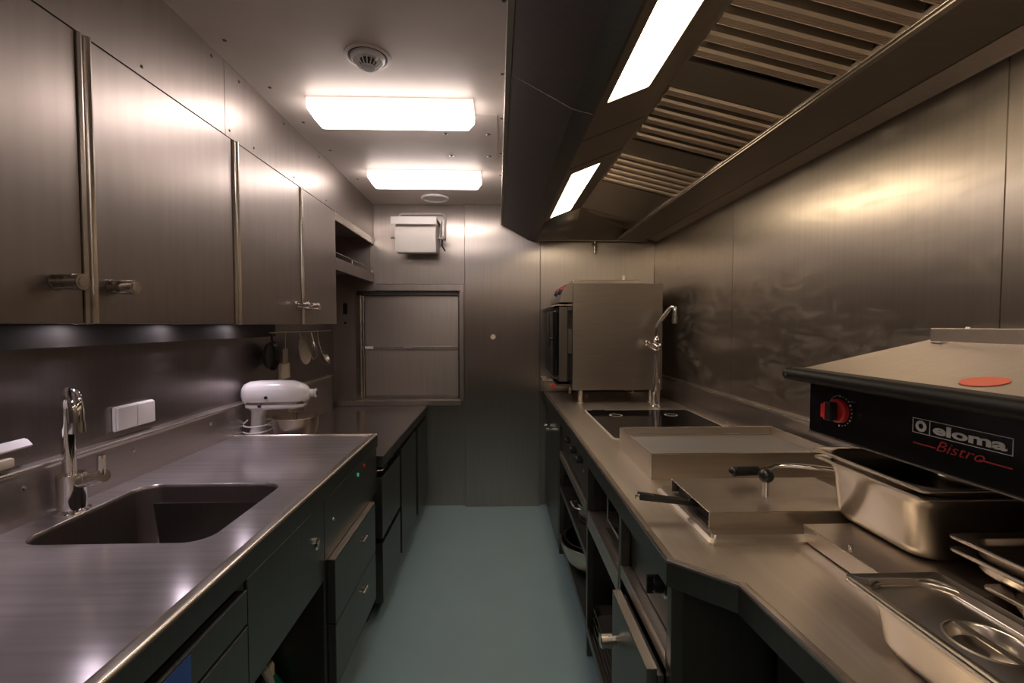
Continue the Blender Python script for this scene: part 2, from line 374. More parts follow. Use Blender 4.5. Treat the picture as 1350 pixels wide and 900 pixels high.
# filters: the bank falls from the ridge to the gutter
FR, FG = Vector((.556, 2.286)), Vector((.965, 2.190))
fn = Vector((-(FG.y - FR.y), 0, FG.x - FR.x)).normalized()
def fpt(t, y, h=0.0):
    p = FR.lerp(FG, t); return (p.x + fn.x * h, y, p.y + fn.z * h)
bk = MB().quad(fpt(0, HY0, .04), fpt(1, HY0, .04), fpt(1, 3.06, .04), fpt(0, 3.06, .04))
obj('filter_backing', bk, 'void', hd, sol=.004)
def fslab(mb, t0, t1, y0, y1, h0, h1):
    mb.loft([[fpt(t0, y0, h0), fpt(t1, y0, h0), fpt(t1, y1, h0), fpt(t0, y1, h0)], [fpt(t0, y0, h1), fpt(t1, y0, h1), fpt(t1, y1, h1), fpt(t0, y1, h1)]], True, True)
fl_ys = [(-.16, .26), (.37, .79), (.94, 1.36), (1.51, 1.935), (2.09, 2.49)]
prev = HY0; pl = MB()
for a, b in fl_ys:
    pl = MB(); fslab(pl, 0, 1, prev, a - .003, 0, .006); obj('blank_plate', pl, 'hood_in', hd); prev = b + .003
pl = MB(); fslab(pl, 0, 1, prev, 3.06, 0, .006)
obj('blank_plate', pl, 'hood_in', hd)
for a, b in fl_ys:
    fm = MB(); nsl = 6; pitch = (b - a) / nsl
    for k in range(nsl):
        y0 = a + k * pitch + .004; w = pitch - .030
        # corrugated slat: channel with fine ridges
        prof = [(0, .036), (0, .001), (.004, -.004)]
        m_ = 6
        for q in range(m_):
            u = .006 + (w - .012) * q / m_; prof += [(u, -.006), (u + (w - .012) / m_ * .5, -.006), (u + (w - .012) / m_ * .6, -.0025), (u + (w - .012) / m_ * .9, -.0025)]
        prof += [(w - .004, -.004), (w, .001), (w, .036)]
        l0 = [fpt(.03, y0 + u, h) for u, h in prof]; l1 = [fpt(.97, y0 + u, h) for u, h in prof]
        fm.loft([l0, l1], True, True, closed=False) if False else fm.loft([l0, l1], closed=False)
        fm.quad(*l0); fm.quad(*l1)
    f = obj('grease_filter', fm, 'filter', hd)
    for ta, tb in ((0, .025), (.975, 1)):
        rm = MB(); fslab(rm, ta, tb, a, b, -.003, .012); obj('filter_frame', rm, 'hood_in', f)
# gutter along the wall and the folded end
obj('gutter', MB().prism([(.958, 2.196), (.962, 2.180), (.975, 2.176), (1.178, 2.174), (1.186, 2.180), (1.186, 2.30), (1.176, 2.30), (1.174, 2.186), (.98, 2.190), (.966, 2.198)], 'y', HY0, HY1 - .018), 'hood_in', hd, ang=10)
obj('gutter_lip', MB().box(.952, .962, HY0, HY1 - .35, 2.184, 2.199, .002), 'edge', hd)
obj('wall_trim', MB().prism([(1.212, 2.206), (1.216, 2.192), (1.240, 2.186), (1.262, 2.180), (XR - .010, 2.176), (XR - .002, 2.172), (XR - .002, 2.24), (1.212, 2.24)], 'y', HY0, HY1 - .018), 'sheet', hd, ang=8)
obj('gap_shade', MB().box(1.187, 1.2115, HY0, HY1 - .018, 2.24, 2.245), 'void', hd)  # black strip standing in for the shade between gutter and wall trim
for ya in (1.72, 2.03): obj('panel_seam', strip(0.01, .99, ya, ya + .003, MB(), -.0012), 'void', hd)
obj('folded_end', MB().loft([[(.312, 3.06, 2.186), (.556, 3.06, 2.284), (.962, 3.28, 2.192)], [(.306, 3.66, 2.181), (.60, 3.66, 2.181), (1.19, 3.66, 2.181)]], closed=False).quad((.556, 3.06, 2.284), (.965, 3.06, 2.19), (.962, 3.28, 2.192)), 'hood_in', hd, sol=.003, ang=5)
obj('end_lip', MB().box(.305, 1.20, 3.66, HY1 - .02, 2.172, 2.184, .002), 'edge', hd)
obj('corner_clip', MB().box(1.175, 1.20, 3.62, 3.66, 2.168, 2.174, .001), 'edge', hd)
hv = thing('drain_valve', 'small brass drain cock under the far edge of the hood', 'valve', (.783, 3.665, 2.105))
obj('body', MB().cyl((.783, 3.668, 2.171), (.783, 3.668, 2.112), .012).cyl((.783, 3.668, 2.115), (.783, 3.668, 2.082), .009).sphere((.783, 3.668, 2.142), .018), 'knob', hv)
obj('lever', MB().tube([(.783, 3.652, 2.142), (.752, 3.640, 2.138)], .0065), 'knob', hv)

# ================================================================= LEFT UPPER CABINETS
def turn_handle(y, parent, z=1.597, s=1.0):
    h = MB().box(SOF + .004, SOF + .062, y - .012 * s, y + .012 * s, z - .016, z + .016, .006)
    o = obj('handle', MB().cyl((SOF + .001, y, z), (SOF + .006, y, z), .020).cyl((SOF + .004, y, z), (SOF + .050, y, z), .011).cyl((SOF + .034, y, z), (SOF + .062, y, z), .0185), 'knob', parent)
    obj('handle_cap', MB().cyl((SOF + .062, y, z), (SOF + .0635, y, z), .0125), 'edge', o)
    for za, zb in ((.012, .0175), (-.0175, -.012)): obj('handle_shell', MB().box(SOF + .008, SOF + .050, y - .014, y + .014, z + za, z + zb, .002), 'knob', o)
    return o
def upper_cabinet(y0, y1, hy, label, strip_y=None, sw=.0):
    t = thing('wall_cabinet', label, 'cabinet', (-1.17, (y0 + y1) / 2, 1.503), 'steel wall cabinets')
    obj('body', MB().box(XL + .001, SOF - .022, y0 + .001, y1 - .001, 1.503, 2.197), 'cab', t)
    d = obj('door', MB().box(SOF - .021, SOF, y0 + .002, y1 - .002 - sw, 1.503, 2.196, .0025), 'cab', t)
    turn_handle(hy, d)
    if sw:
        # rolled edge pull on the door's far edge
        c = y1 - sw / 2
        pts = [(SOF - .021, y1 - sw), (SOF + .004, y1 - sw), (SOF + .009, y1 - sw + .004), (SOF + .009, y1 - sw + .007), (SOF + .001, y1 - sw + .011), (SOF + .001, y1 - sw + .015)]
        for k in range(7):
            a = math.pi * k / 6
            pts.append((SOF + .003 + .011 * math.sin(a), y1 - .010 - .009 * math.cos(a)))
        pts.append((SOF - .021, y1 - .001))
        obj('rolled_edge', MB().prism(pts, 'z', 1.5035, 2.1955), 'edge', d)
    return t
upper_cabinet(-.75, -.10, -.20, 'steel wall cabinet behind the camera end of the row')
upper_cabinet(-.10, .52, .42, 'steel wall cabinet beside the camera, second of the row')
upper_cabinet(.52, 1.17, 1.066, 'steel wall cabinet at the left edge of the photo, its handle at the right end', sw=.034)
upper_cabinet(1.17, 1.803, 1.215, 'wide steel wall cabinet above the white wall switch, handle at its left end', sw=.034)
upper_cabinet(1.803, 2.378, 2.315, 'steel wall cabinet above the stand mixer, handle at its right end', sw=.012)
upper_cabinet(2.378, 2.868, 2.44, 'narrow steel wall cabinet next to the open shelf, handle at its left end')
single('cable_duct', 'long thin steel ledge on the wall beneath the wall cabinets', 'ledge',
       MB().box(XL + .001, XL + .03, -.7, 2.72, 1.432, 1.500, .002), 'duct')
for k, y in enumerate([.17, .58, 1.0, 1.41, 1.82, 2.25]):
    sp0 = thing('downlight', ['small round downlight under the wall cabinets, first of the row beside the camera', 'small round downlight under the wall cabinets, second of the row', 'small round downlight under the cabinet at the left edge', 'small round downlight under the wide wall cabinet near the tap', 'small round downlight above the wall switch end of the worktop', 'small round downlight above the stand mixer'][k], 'downlight', (-1.255, y, 1.503), 'downlights under the wall cabinets')
    obj('bezel', MB().lathe([(.020, .0), (.030, .0), (.030, -.0015), (.020, -.0015)], (-1.255, y, 1.503), n=24, cap=False), 'knob', sp0)
    obj('lens', MB().lathe([(.001, -.0008), (.019, -.0008)], (-1.255, y, 1.503), n=24, cap=False), 'spot', sp0)
    ldt = bpy.data.lights.new('beam', 'SPOT'); ldt.energy = SPOT_W; ldt.color = SPOT_COL; ldt.spot_size = math.radians(88); ldt.spot_blend = 1.0; ldt.shadow_soft_size = 0.018
    lo = bpy.data.objects.new('beam', ldt); COL.objects.link(lo); lo.parent = sp0; lo.location = (0, 0, -0.006)
# open shelf at the end
sh = thing('open_shelf', 'open steel wall shelf with a low guard rail beside the back wall', 'shelf', (-1.17, 3.3, 1.84))
obj('board', MB().box(XL + .001, SOF - .001, 2.871, 3.728, 1.905, 1.913), 'cab', sh)
obj('front_lip', MB().box(SOF - .02, SOF, 2.871, 3.728, 1.842, 1.918, .002), 'cab', sh)
obj('end_panel', MB().box(XL + .001, SOF - .022, 3.716, 3.728, 1.914, 2.197), 'cab', sh)
obj('top_lip', MB().box(SOF - .012, SOF + .003, 2.871, 3.728, 2.145, 2.197, .002), 'edge', sh)
g = MB().tube([(SOF - .01, 2.885, 1.918), (SOF - .01, 2.885, 1.945), (SOF - .01, 2.90, 1.952), (SOF - .01, 3.70, 1.952), (SOF - .01, 3.715, 1.945), (SOF - .01, 3.715, 1.918)], .004, 8)
g.tube([(SOF - .01, 3.22, 1.918), (SOF - .01, 3.22, 1.952)], .004, 8)
obj('guard_rail', g, 'edge', sh)

# ================================================================= LEFT WORKTOP WITH SINK
wl = thing('worktop', 'long brushed steel worktop on the left with a sunken sink', 'worktop', (-.97, .8, .89))
SX, SY, SW_, SD_ = -.979, 1.374, .475, .437
def plate_with_hole(x0, x1, y0, y1, z, loop):
    mb = MB(); bm = mb.bm
    ov = [bm.verts.new(p) for p in [(x0, y0, z), (x1, y0, z), (x1, y1, z), (x0, y1, z)]]
    iv = [bm.verts.new(p) for p in loop]
    es = [bm.edges.new((ov[i], ov[(i + 1) % 4])) for i in range(4)] + [bm.edges.new((iv[i], iv[(i + 1) % len(iv)])) for i in range(len(iv))]
    bmesh.ops.triangle_fill(bm, use_beauty=True, edges=es)
    return mb
WY0 = -1.2
mb = plate_with_hole(XL + .031, -.637, WY0, 2.262, ZT, rr(SX, SY, SW_, SD_, .062, ZT, 8))
mb.box(XL + .002, -.64, WY0, SY - SD_ / 2 - .03, ZT - .03, ZT - .001).box(XL + .002, -.64, SY + SD_ / 2 + .03, 2.25, ZT - .03, ZT - .001)
obj('top_sheet', mb, 'top_l', wl)
# raised marine edge: front and far end
mp = [(-.637, ZT), (-.632, ZT + .0006), (-.627, ZT + .005), (-.612, ZT + .0065), (-.606, ZT + .0050), (-.603, ZT), (-.603, ZT - .004), (-.637, ZT - .008)]
obj('front_edge', MB().prism(mp, 'y', WY0, 2.284), 'edge', wl, ang=50)
obj('fascia', MB().box(-.612, -.6035, WY0, 2.284, ZT - .060, ZT - .0045), 'front', wl)
ep = [(2.262, ZT), (2.268, ZT + .001), (2.273, ZT + .0055), (2.280, ZT + .006), (2.2845, ZT + .003), (2.285, ZT - .004), (2.262, ZT - .008)]
obj('end_edge', MB().prism(ep, 'x', XL + .031, -.6035), 'edge', wl)
obj('end_fascia', MB().box(XL + .031, -.6125, 2.277, 2.2845, ZT - .060, ZT - .0085), 'front', wl)
sb = MB().loft([rr(SX, SY, SW_, SD_, .062, ZT, 8), rr(SX, SY, SW_ - .006, SD_ - .006, .060, ZT - .003, 8), rr(SX, SY, SW_ - .012, SD_ - .012, .060, ZT - .012, 8), rr(SX, SY, SW_ - .03, SD_ - .03, .065, ZT - .235, 8),
                rr(SX, SY, SW_ - .05, SD_ - .05, .07, ZT - .262, 8), rr(SX, SY, SW_ - .09, SD_ - .09, .075, ZT - .276, 8), rr(SX, SY, .09, .09, .044, ZT - .281, 8)], False, True)
bs = obj('basin', sb, 'basin', wl, ang=50)
obj('drain', MB().lathe([(.042, 0), (.040, .004), (.030, .002), (.001, .001)], (SX, SY, ZT - .280)), 'chrome', bs)
for k, y in enumerate([.55, 1.28, 1.66, 2.1]):
    single('screw_cap', 'small round screw head on the left upstand, ' + ['nearest the camera', 'left of the tap', 'below the switch', 'beside the mixer'][k], 'screw',
           MB().lathe([(.008, 0), (.007, .003), (.001, .004)], (XL + .0285, y, ZT + .10), (1, 0, 0), 16), 'edge', group='screw heads on the left upstand')

# sink tap
tp = thing('sink_tap', 'chrome swan-neck mixer tap behind the left sink', 'tap', (-1.265, 1.37, ZT))
TX, TY = -1.262, 1.372
obj('base', MB().lathe([(.045, 0), (.044, .003), (.038, .006), (.034, .008), (.034, .108), (.032, .112), (.001, .112)], (TX, TY, ZT), n=40), 'chrome', tp)
sp = [(TX - .004, TY, 1.05), (TX - .004, TY, 1.16), (TX - .004, TY, 1.255)]
for k in range(1, 10):
    a = math.pi * k / 9
    sp.append((TX - .004 + .050 * (1 - math.cos(a)) * .80, TY - .050 * (1 - math.cos(a)) * .60, 1.255 + .052 * math.sin(a)))
sp.append((TX + .078, TY - .062, 1.222))
obj('spout', MB().tube(sp, .0165, 20), 'chrome', tp)
obj('aerator', MB().cyl((TX + .078, TY - .062, 1.226), (TX + .079, TY - .063, 1.196), .0185), 'knob', tp)
lv = obj('lever', MB().cyl((TX + .02, TY, 1.035), (TX + .105, TY - .012, 1.058), .0195).cyl((TX + .055, TY - .004, 1.044), (TX + .059, TY - .005, 1.046), .0205), 'chrome', tp)
obj('lever_pin', MB().tube([(TX + .094, TY - .01, 1.06), (TX + .096, TY - .01, 1.118)], .011, 16), 'chrome', lv)

# wall switches and bits on the left wall
ws = thing('wall_switch', 'white double wall switch above the left worktop', 'switch', (XL, 1.695, 1.128))
obj('backplate', MB().box(XL + .001, XL + .012, 1.606, 1.785, 1.128, 1.214, .003), 'plastic', ws)
obj('rocker', MB().box(XL + .012, XL + .020, 1.610, 1.694, 1.131, 1.211, .003), 'plastic', ws)
obj('rocker', MB().box(XL + .012, XL + .020, 1.696, 1.781, 1.131, 1.211, .003), 'plastic', ws)
sb_ = thing('wall_bracket', 'sloping white metal bracket on the wall at the far left of the photo', 'bracket', (XL, 1.2, 1.16))
obj('arm', MB().prism([(XL + .001, 1.168), (XL + .022, 1.158), (XL + .024, 1.163), (XL + .010, 1.178), (XL + .001, 1.181)], 'y', .95, 1.315), 'white', sb_)
single('cream_fitting', 'small cream plastic fitting below the white bracket at the far left', 'fitting', MB().box(XL + .002, XL + .03, 1.10, 1.262, 1.115, 1.142, .006), 'cream')
single('wall_socket', 'cream wall socket behind the stand mixer', 'socket', MB().box(XL + .001, XL + .016, 2.80, 2.93, 1.165, 1.262, .003), 'cream')

# ================================================================= FAR LEFT LOW COUNTER
lw = thing('low_worktop', 'lower dark steel worktop by the back wall on the left', 'worktop', (-.95, 3.0, .78))
obj('top_sheet', MB().box(XL + .031, -.577, 2.288, YB - .014, ZLOW - .008, ZLOW, .002), 'top_low', lw)
obj('front_edge', MB().box(-.590, -.576, 2.288, YB - .014, ZLOW - .058, ZLOW - .009, .001), 'front', lw)
obj('end_edge', MB().box(-.66, -.591, 2.288, 2.294, ZLOW - .058, ZLOW - .009, .001), 'front', lw)
obj('sill', MB().box(XL + .031, -.30, YB - .03, YB - .0135, ZLOW + .001, ZLOW + .042, .002), 'cab', lw)

# ================================================================= STAND MIXER
mx = thing('stand_mixer', 'white stand mixer with a steel bowl on the low left worktop', 'mixer', (-1.20, 2.40, ZLOW))
mx['_o'] = [0, 0, 0]     # parts are built in the mixer's own frame and turned with it
mx.rotation_euler = (0, 0, math.radians(5))
mx.location = (-1.158, 2.415, ZLOW)
def sect(x, cz, hy, hz, n=24, p=2.5):
    out = []
    for k in range(n):
        a = 2 * math.pi * k / n; c, s_ = math.cos(a), math.sin(a)
        out.append((x, math.copysign(abs(c) ** (2 / p), c) * hy, cz + math.copysign(abs(s_) ** (2 / p), s_) * hz))
    return out
# base plate and pedestal
obj('base', MB().loft([rr(.02, 0, .33, .20, .07, 0), rr(.02, 0, .33, .20, .07, .018), rr(.02, 0, .31, .18, .065, .028)], True, True), 'white', mx)
obj('pedestal', MB().loft([rr(-.095, 0, .105, .14, .04, .026), rr(-.098, 0, .085, .115, .035, .06), rr(-.095, 0, .062, .085, .028, .12), rr(-.095, 0, .056, .080, .026, .18), rr(-.085, 0, .075, .086, .03, .215), rr(-.075, 0, .12, .09, .03, .235)], True, True), 'white', mx, ang=60)
hdm = MB().loft([sect(-.172, .305, .006, .010), sect(-.166, .303, .030, .032), sect(-.152, .300, .050, .054), sect(-.128, .300, .060, .066), sect(-.08, .300, .063, .070), sect(.02, .300, .063, .071), sect(.085, .299, .062, .069),
                  sect(.120, .296, .056, .060), sect(.148, .297, .044, .045), sect(.160, .297, .030, .030), sect(.164, .299, .020, .020)], True, True)
hm = obj('head', hdm, 'white', mx, ang=70)
obj('front_hub', MB().cyl((.155, 0, .300), (.196, 0, .300), .021).lathe([(.021, 0), (.024, .004), (.024, .010), (.018, .012)], (.188, 0, .300), (1, 0, 0)), 'white', hm)
obj('hub_opening', MB().cyl((.198, 0, .300), (.2025, 0, .300), .012), 'black', hm)
obj('trim_band', MB().loft([rr(.0, 0, .292, .1300, .05, .250), rr(.0, 0, .292, .1305, .05, .264)], True, True), 'knob', hm)
obj('lower_shell', MB().loft([rr(-.005, 0, .27, .112, .05, .226), rr(-.002, 0, .294, .130, .05, .236), rr(-.002, 0, .294, .131, .05, .2495)], True, True), 'white', hm)
obj('speed_knob', MB().sphere((-.06, -.071, .247), .009), 'black', hm)
obj('lock_knob', MB().cyl((-.03, -.058, .288), (-.03, -.070, .288), .0075), 'black', hm)
obj('beater_housing', MB().lathe([(.052, .236), (.050, .222), (.042, .212), (.036, .206), (.001, .206)], (.092, 0, 0)), 'knob', hm)
obj('beater_shaft', MB().cyl((.092, 0, .206), (.092, 0, .150), .009).box(.055, .13, -.004, .004, .06, .155, .002), 'edge', hm)
obj('bowl', MB().lathe([(.045, .030), (.050, .034), (.085, .055), (.104, .095), (.111, .140), (.113, .176), (.117, .178), (.116, .181), (.112, .180), (.109, .140), (.101, .095), (.082, .058), (.045, .038), (.001, .038)], (.092, 0, 0), n=40, cap=False), 'sheet', mx, ang=60)
cd = [(-.13, -.04, .17)]
for k in range(34):
    a = k / 34 * 2 * math.pi * 2.6 + 3.6
    cd.append((-.095 + .075 * math.cos(a), .062 * math.sin(a), .158 - .085 * k / 34 + .018 * math.sin(a * 1.0 + .5)))
obj('cord', MB().tube(cd, .0042, 8, smooth=1), 'white', mx)

# ================================================================= HANGING UTENSILS
UX = XL + .05
rl = thing('utensil_rail', 'thin steel rail on the left wall carrying the utensils', 'rail', (UX, 3.0, 1.46))
obj('bar', MB().tube([(UX, 2.60, 1.455), (UX, 3.55, 1.455)], .005), 'edge', rl)
for y in (2.66, 3.5): obj('bracket', MB().box(XL + .001, UX, y - .006, y + .006, 1.449, 1.461), 'edge', rl)
def hook(y, mb): return mb.tube([(UX, y, 1.448), (UX + .010, y, 1.440), (UX + .012, y, 1.452)], .002, 6)
p = thing('hanging_pan', 'small black pan hanging on the utensil rail at the left', 'pan', (UX + .03, 2.62, 1.28))
obj('dish', MB().lathe([(.001, 0), (.072, 0), (.085, .024), (.083, .024), (.070, .004), (.001, .004)], (UX - .012, 2.62, 1.325), (1, 0, 0), 36), 'black', p)
obj('handle', MB().tube([(UX + .008, 2.62, 1.40), (UX + .004, 2.62, 1.448)], .006, 8), 'black', p)
p = thing('spatula', 'steel fish-slice hanging beside the black pan', 'spatula', (UX + .01, 2.80, 1.27), 'utensils on the wall rail')
obj('blade', MB().box(UX + .005, UX + .008, 2.745, 2.815, 1.265, 1.355, .001), 'sheet', p)
obj('handle', hook(2.785, MB().tube([(UX + .007, 2.78, 1.352), (UX + .007, 2.785, 1.44)], .005, 8)), 'edge', p)
p = thing('skimmer', 'large flat round skimmer hanging on the utensil rail', 'skimmer', (UX + .01, 3.0, 1.22), 'utensils on the wall rail')
obj('disc', MB().lathe([(.001, 0), (.07, 0), (.093, .012), (.095, .012), (.072, -.003), (.001, -.003)], (UX + .02, 3.0, 1.335), (1, .0, .1), 36), 'sheet', p)
obj('handle', hook(2.97, MB().tube([(UX + .018, 2.975, 1.41), (UX + .010, 2.97, 1.445)], .005, 8)), 'edge', p)
p = thing('ladle', 'steel ladle hanging with its bowl low, nearest the back wall', 'ladle', (UX + .01, 3.32, 1.2), 'utensils on the wall rail')
obj('bowl', MB().lathe([(.001, 0), (.03, .003), (.05, .015), (.058, .032), (.055, .032), (.046, .017), (.001, .005)], (UX + .012, 3.34, 1.255), (1, .1, .5), 30), 'pan', p)
obj('handle', hook(3.26, MB().tube([(UX + .02, 3.31, 1.30), (UX + .012, 3.27, 1.39), (UX + .010, 3.26, 1.446)], .0045, 8, smooth=1)), 'edge', p)
p = thing('whisk', 'steel wire whisk hanging between the skimmer and the ladle', 'whisk', (UX + .02, 3.14, 1.26), 'utensils on the wall rail')
wm = MB()
for k in range(4):
    a = math.pi * k / 4; cx, cy = math.cos(a) * .03, math.sin(a) * .03
    wm.tube([(UX + .03, 3.14, 1.39), (UX + .03 + cx, 3.14 + cy, 1.33), (UX + .03 + cx * .8, 3.14 + cy * .8, 1.28), (UX + .03, 3.14, 1.262), (UX + .03 - cx * .8, 3.14 - cy * .8, 1.28), (UX + .03 - cx, 3.14 - cy, 1.33), (UX + .03, 3.14, 1.39)], .0015, 6, smooth=2)
obj('wires', wm, 'edge', p)
obj('handle', hook(3.14, MB().tube([(UX + .03, 3.14, 1.385), (UX + .014, 3.14, 1.446)], .007, 10)), 'edge', p)

# ================================================================= SERVING HATCH and wall plate
ht = thing('serving_hatch', 'closed steel serving hatch in the back wall above the low worktop', 'hatch', (-.73, YB + .06, HZ0))
obj('shutter', MB().box(HX0 + .06, HX1 - .002, YB + .062, YB + .070, HZ0 + .03, HZ1 - .035, .002), 'shutter', ht)
obj('rail', MB().box(HX0 + .06, HX1 - .002, YB + .050, YB + .061, 1.292, 1.322, .003), 'cab', ht)
obj('latch', MB().box(HX0 + .062, HX0 + .13, YB + .044, YB + .050, 1.300, 1.322, .002), 'plastic', ht)
obj('latch', MB().box(-.78, -.70, YB + .045, YB + .050, 1.303, 1.316, .002), 'edge', ht)
obj('guide', MB().tube([(HX0 + .035, YB + .03, HZ0 + .01), (HX0 + .035, YB + .03, HZ1 - .036)], .008, 8), 'edge', ht)
obj('guide', MB().tube([(HX0 + .052, YB + .045, HZ0 + .01), (HX0 + .052, YB + .045, HZ1 - .036)], .005, 8), 'edge', ht)
obj('guide', MB().box(HX1 - .014, HX1 - .001, YB + .02, YB + .045, HZ0 + .01, HZ1 - .02, .002), 'dark_steel', ht)
obj('head_box', MB().box(HX0 + .001, HX1 - .001, YB + .03, YB + .098, HZ1 - .034, HZ1 - .001, .002), 'dark_steel', ht)
fr = MB().box(-.985, -.272, YB - .014, YB - .0005, HZ1 + .002, HZ1 + .052, .003).box(HX1 + .001, HX1 + .035, YB - .014, YB - .0005, HZ0 - .01, HZ1 + .0015, .003)
obj('frame', fr, 'cab', ht)
obj('sill', MB().box(HX0 + .001, HX1 + .03, YB - .012, YB + .058, HZ0 - .012, HZ0 + .003, .002), 'cab', ht)
sp_ = thing('switch_plate', 'narrow steel control plate with a dark slot left of the serving hatch', 'switch', (-1.235, YB, 1.47))
obj('plate', MB().box(-1.295, -1.175, YB - .006, YB - .0005, 1.47, 1.775, .001), 'wall', sp_)
obj('slot', MB().box(-1.252, -1.218, YB - .009, YB - .006, 1.585, 1.675, .001), 'black', sp_)
obj('button', MB().cyl((-1.235, YB - .010, 1.515), (-1.235, YB - .005, 1.515), .010), 'black', sp_)
single('wall_button', 'small round cream button on the plain back wall', 'button', MB().lathe([(.022, 0), (.022, .012), (.018, .018), (.001, .019)], (-.037, YB - .0355, 1.400), (0, -1, 0)), 'cream')

# ================================================================= PAPER TOWEL HOLDER
pt = thing('towel_holder', 'wall-mounted white paper towel holder with a thick roll by the ceiling', 'paper towel holder', (-.62, YB, 2.05))
PY, PZ = YB - .165, 2.172
fy = YB - .022
fr_ = [(-.795, fy, 2.18), (-.795, fy, 2.36), (-.785, fy, 2.385), (-.765, fy, 2.392), (-.455, fy, 2.392), (-.432, fy, 2.385), (-.422, fy, 2.36), (-.424, fy, 2.18)]
obj('tube_frame', MB().tube(fr_, .009, 10), 'plastic', pt)
for xa, xb in ((-.424, -.426), (-.795, -.795)): obj('arm', MB().tube([(xa, fy, 2.19), (xb, PY, PZ + .02)], .008, 8), 'plastic', pt)
for xa in (-.452, -.792): obj('cheek', MB().prism([(YB - .02, 2.33), (YB - .05, 2.33), (PY - .01, PZ), (PY + .015, PZ), (YB - .02, 2.20)], 'x', xa, xa + .006), 'plastic', pt)
rll = obj('paper_roll', MB().lathe([(.02, 0), (.118, 0), (.12, .003), (.12, .303), (.118, .306), (.02, .306)], (-.770, PY, PZ), (1, 0, 0), 48, cap=False), 'paper', pt)
obj('core', MB().cyl((-.772, PY, PZ), (-.462, PY, PZ), .0198), 'grey', rll)
obj('spindle', MB().cyl((-.825, PY, PZ), (-.41, PY, PZ), .008).cyl((-.44, PY, PZ), (-.405, PY, PZ), .014), 'grey', pt)
obj('cover', MB().box(-.795, -.455, PY - .135, YB - .01, 2.300, 2.306, .002).box(-.795, -.455, PY - .138, PY - .132, 2.250, 2.306, .002), 'plastic', pt)
obj('hanging_sheet', MB().prism([(PY - .1205, PZ), (PY - .119, PZ - .05), (PY - .105, PZ - .11), (PY - .098, PZ - .125), (PY - .0965, PZ - .125), (PY - .103, PZ - .11), (PY - .117, PZ - .05), (PY - .1205, PZ + .001)], 'x', -.768, -.466), 'paper', pt)
obj('tear_lever', MB().tube([(-.43, PY, PZ - .01), (-.43, PY - .01, PZ - .06), (-.405, PY - .02, PZ - .10)], .007, 8), 'black', pt)

# ================================================================= LEFT BASE UNITS
def knobp(x, y, z, parent, r=.008, l=.022, sgn=1, name='knob', mat='knob'):
    return obj(name, MB().lathe([(r * .5, 0), (r * .5, l * .5), (r, l * .6), (r, l), (.001, l)], (x, y, z), (sgn, 0, 0), 16), mat, parent)
dw = thing('dishwasher', 'built-in dishwasher with a blue display under the left worktop, nearest the camera', 'dishwasher', (-.93, .79, 0))
obj('body', MB().box(XL + .05, -.625, .48, 1.088, .08, .862), 'dark_steel', dw)
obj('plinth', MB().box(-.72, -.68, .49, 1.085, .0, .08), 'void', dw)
cp = obj('control_panel', MB().box(-.624, -.601, .485, 1.088, .784, .864, .002), 'front', dw)
obj('panel_edge', MB().box(-.606, -.6005, .486, 1.087, .8642, .8662), 'edge', cp)
obj('display', MB().box(-.6015, -.5995, .70, .885, .797, .858), 'screen', cp)
tx = MB()
for k in range(9):
    tx.box(-.5996, -.5992, .72 + k * .014, .727 + k * .014, .812 + (k % 3) * .008, .815 + (k % 3) * .008 + .004)
obj('display_text', tx, 'ink', cp)
dd = obj('door', MB().box(-.624, -.601, .485, 1.088, .10, .774, .002), 'front', dw)
obj('door_edge', MB().box(-.606, -.6005, .486, 1.087, .7742, .7762), 'edge', dd)

bay = thing('sink_cabinet', 'steel sink cabinet open at the bottom, with a round lock in its apron', 'cabinet', (-.93, 1.33, 0))
obj('apron', MB().box(-.612, -.602, 1.092, 1.572, .615, .889, .001), 'front', bay)
obj('side_panel', MB().box(-1.28, -.604, 1.563, 1.573, .0, .614), 'front', bay)
obj('side_panel', MB().box(-1.28, -.627, 1.092, 1.100, .0, .614), 'dark_steel', bay)
obj('bottom_shelf', MB().box(-1.28, -.62, 1.101, 1.562, .06, .075), 'dark_steel', bay)
obj('lock', MB().lathe([(.020, 0), (.020, .006), (.012, .009), (.012, .003), (.001, .003)], (-.602, 1.50, .776), (1, 0, 0)), 'chrome', bay)
bt = thing('spray_bottle', 'green bottle with a pale cap standing under the sink', 'bottle', (-.79, 1.46, .075))
obj('body', MB().loft([rr(-.77, 1.512, .08, .08, .03, .076), rr(-.77, 1.512, .09, .09, .035, .09), rr(-.77, 1.512, .09, .09, .035, .27), rr(-.77, 1.512, .05, .05, .022, .312), rr(-.77, 1.512, .03, .03,   .013, .325)], True, True), 'green', bt, ang=60)
obj('cap', MB().lathe([(.018, 0), (.018, .03), (.012, .045), (.001, .046)], (-.77, 1.512, .325)), 'cream', bt)
single('drain_hose', 'pale curved drain hose hanging under the sink', 'hose', MB().tube([(-.98, 1.37, .745), (-.98, 1.40, .55), (-.82, 1.48, .47), (-.74, 1.54, .36), (-.74, 1.53, .20), (-.80, 1.50, .085)] if False else [(-.98, 1.374, .66), (-.95, 1.40, .55), (-.84, 1.44, .46), (-.74, 1.46, .38), (-.72, 1.46, .22), (-.76, 1.42, .082)], .012, 10, smooth=2), 'grey')

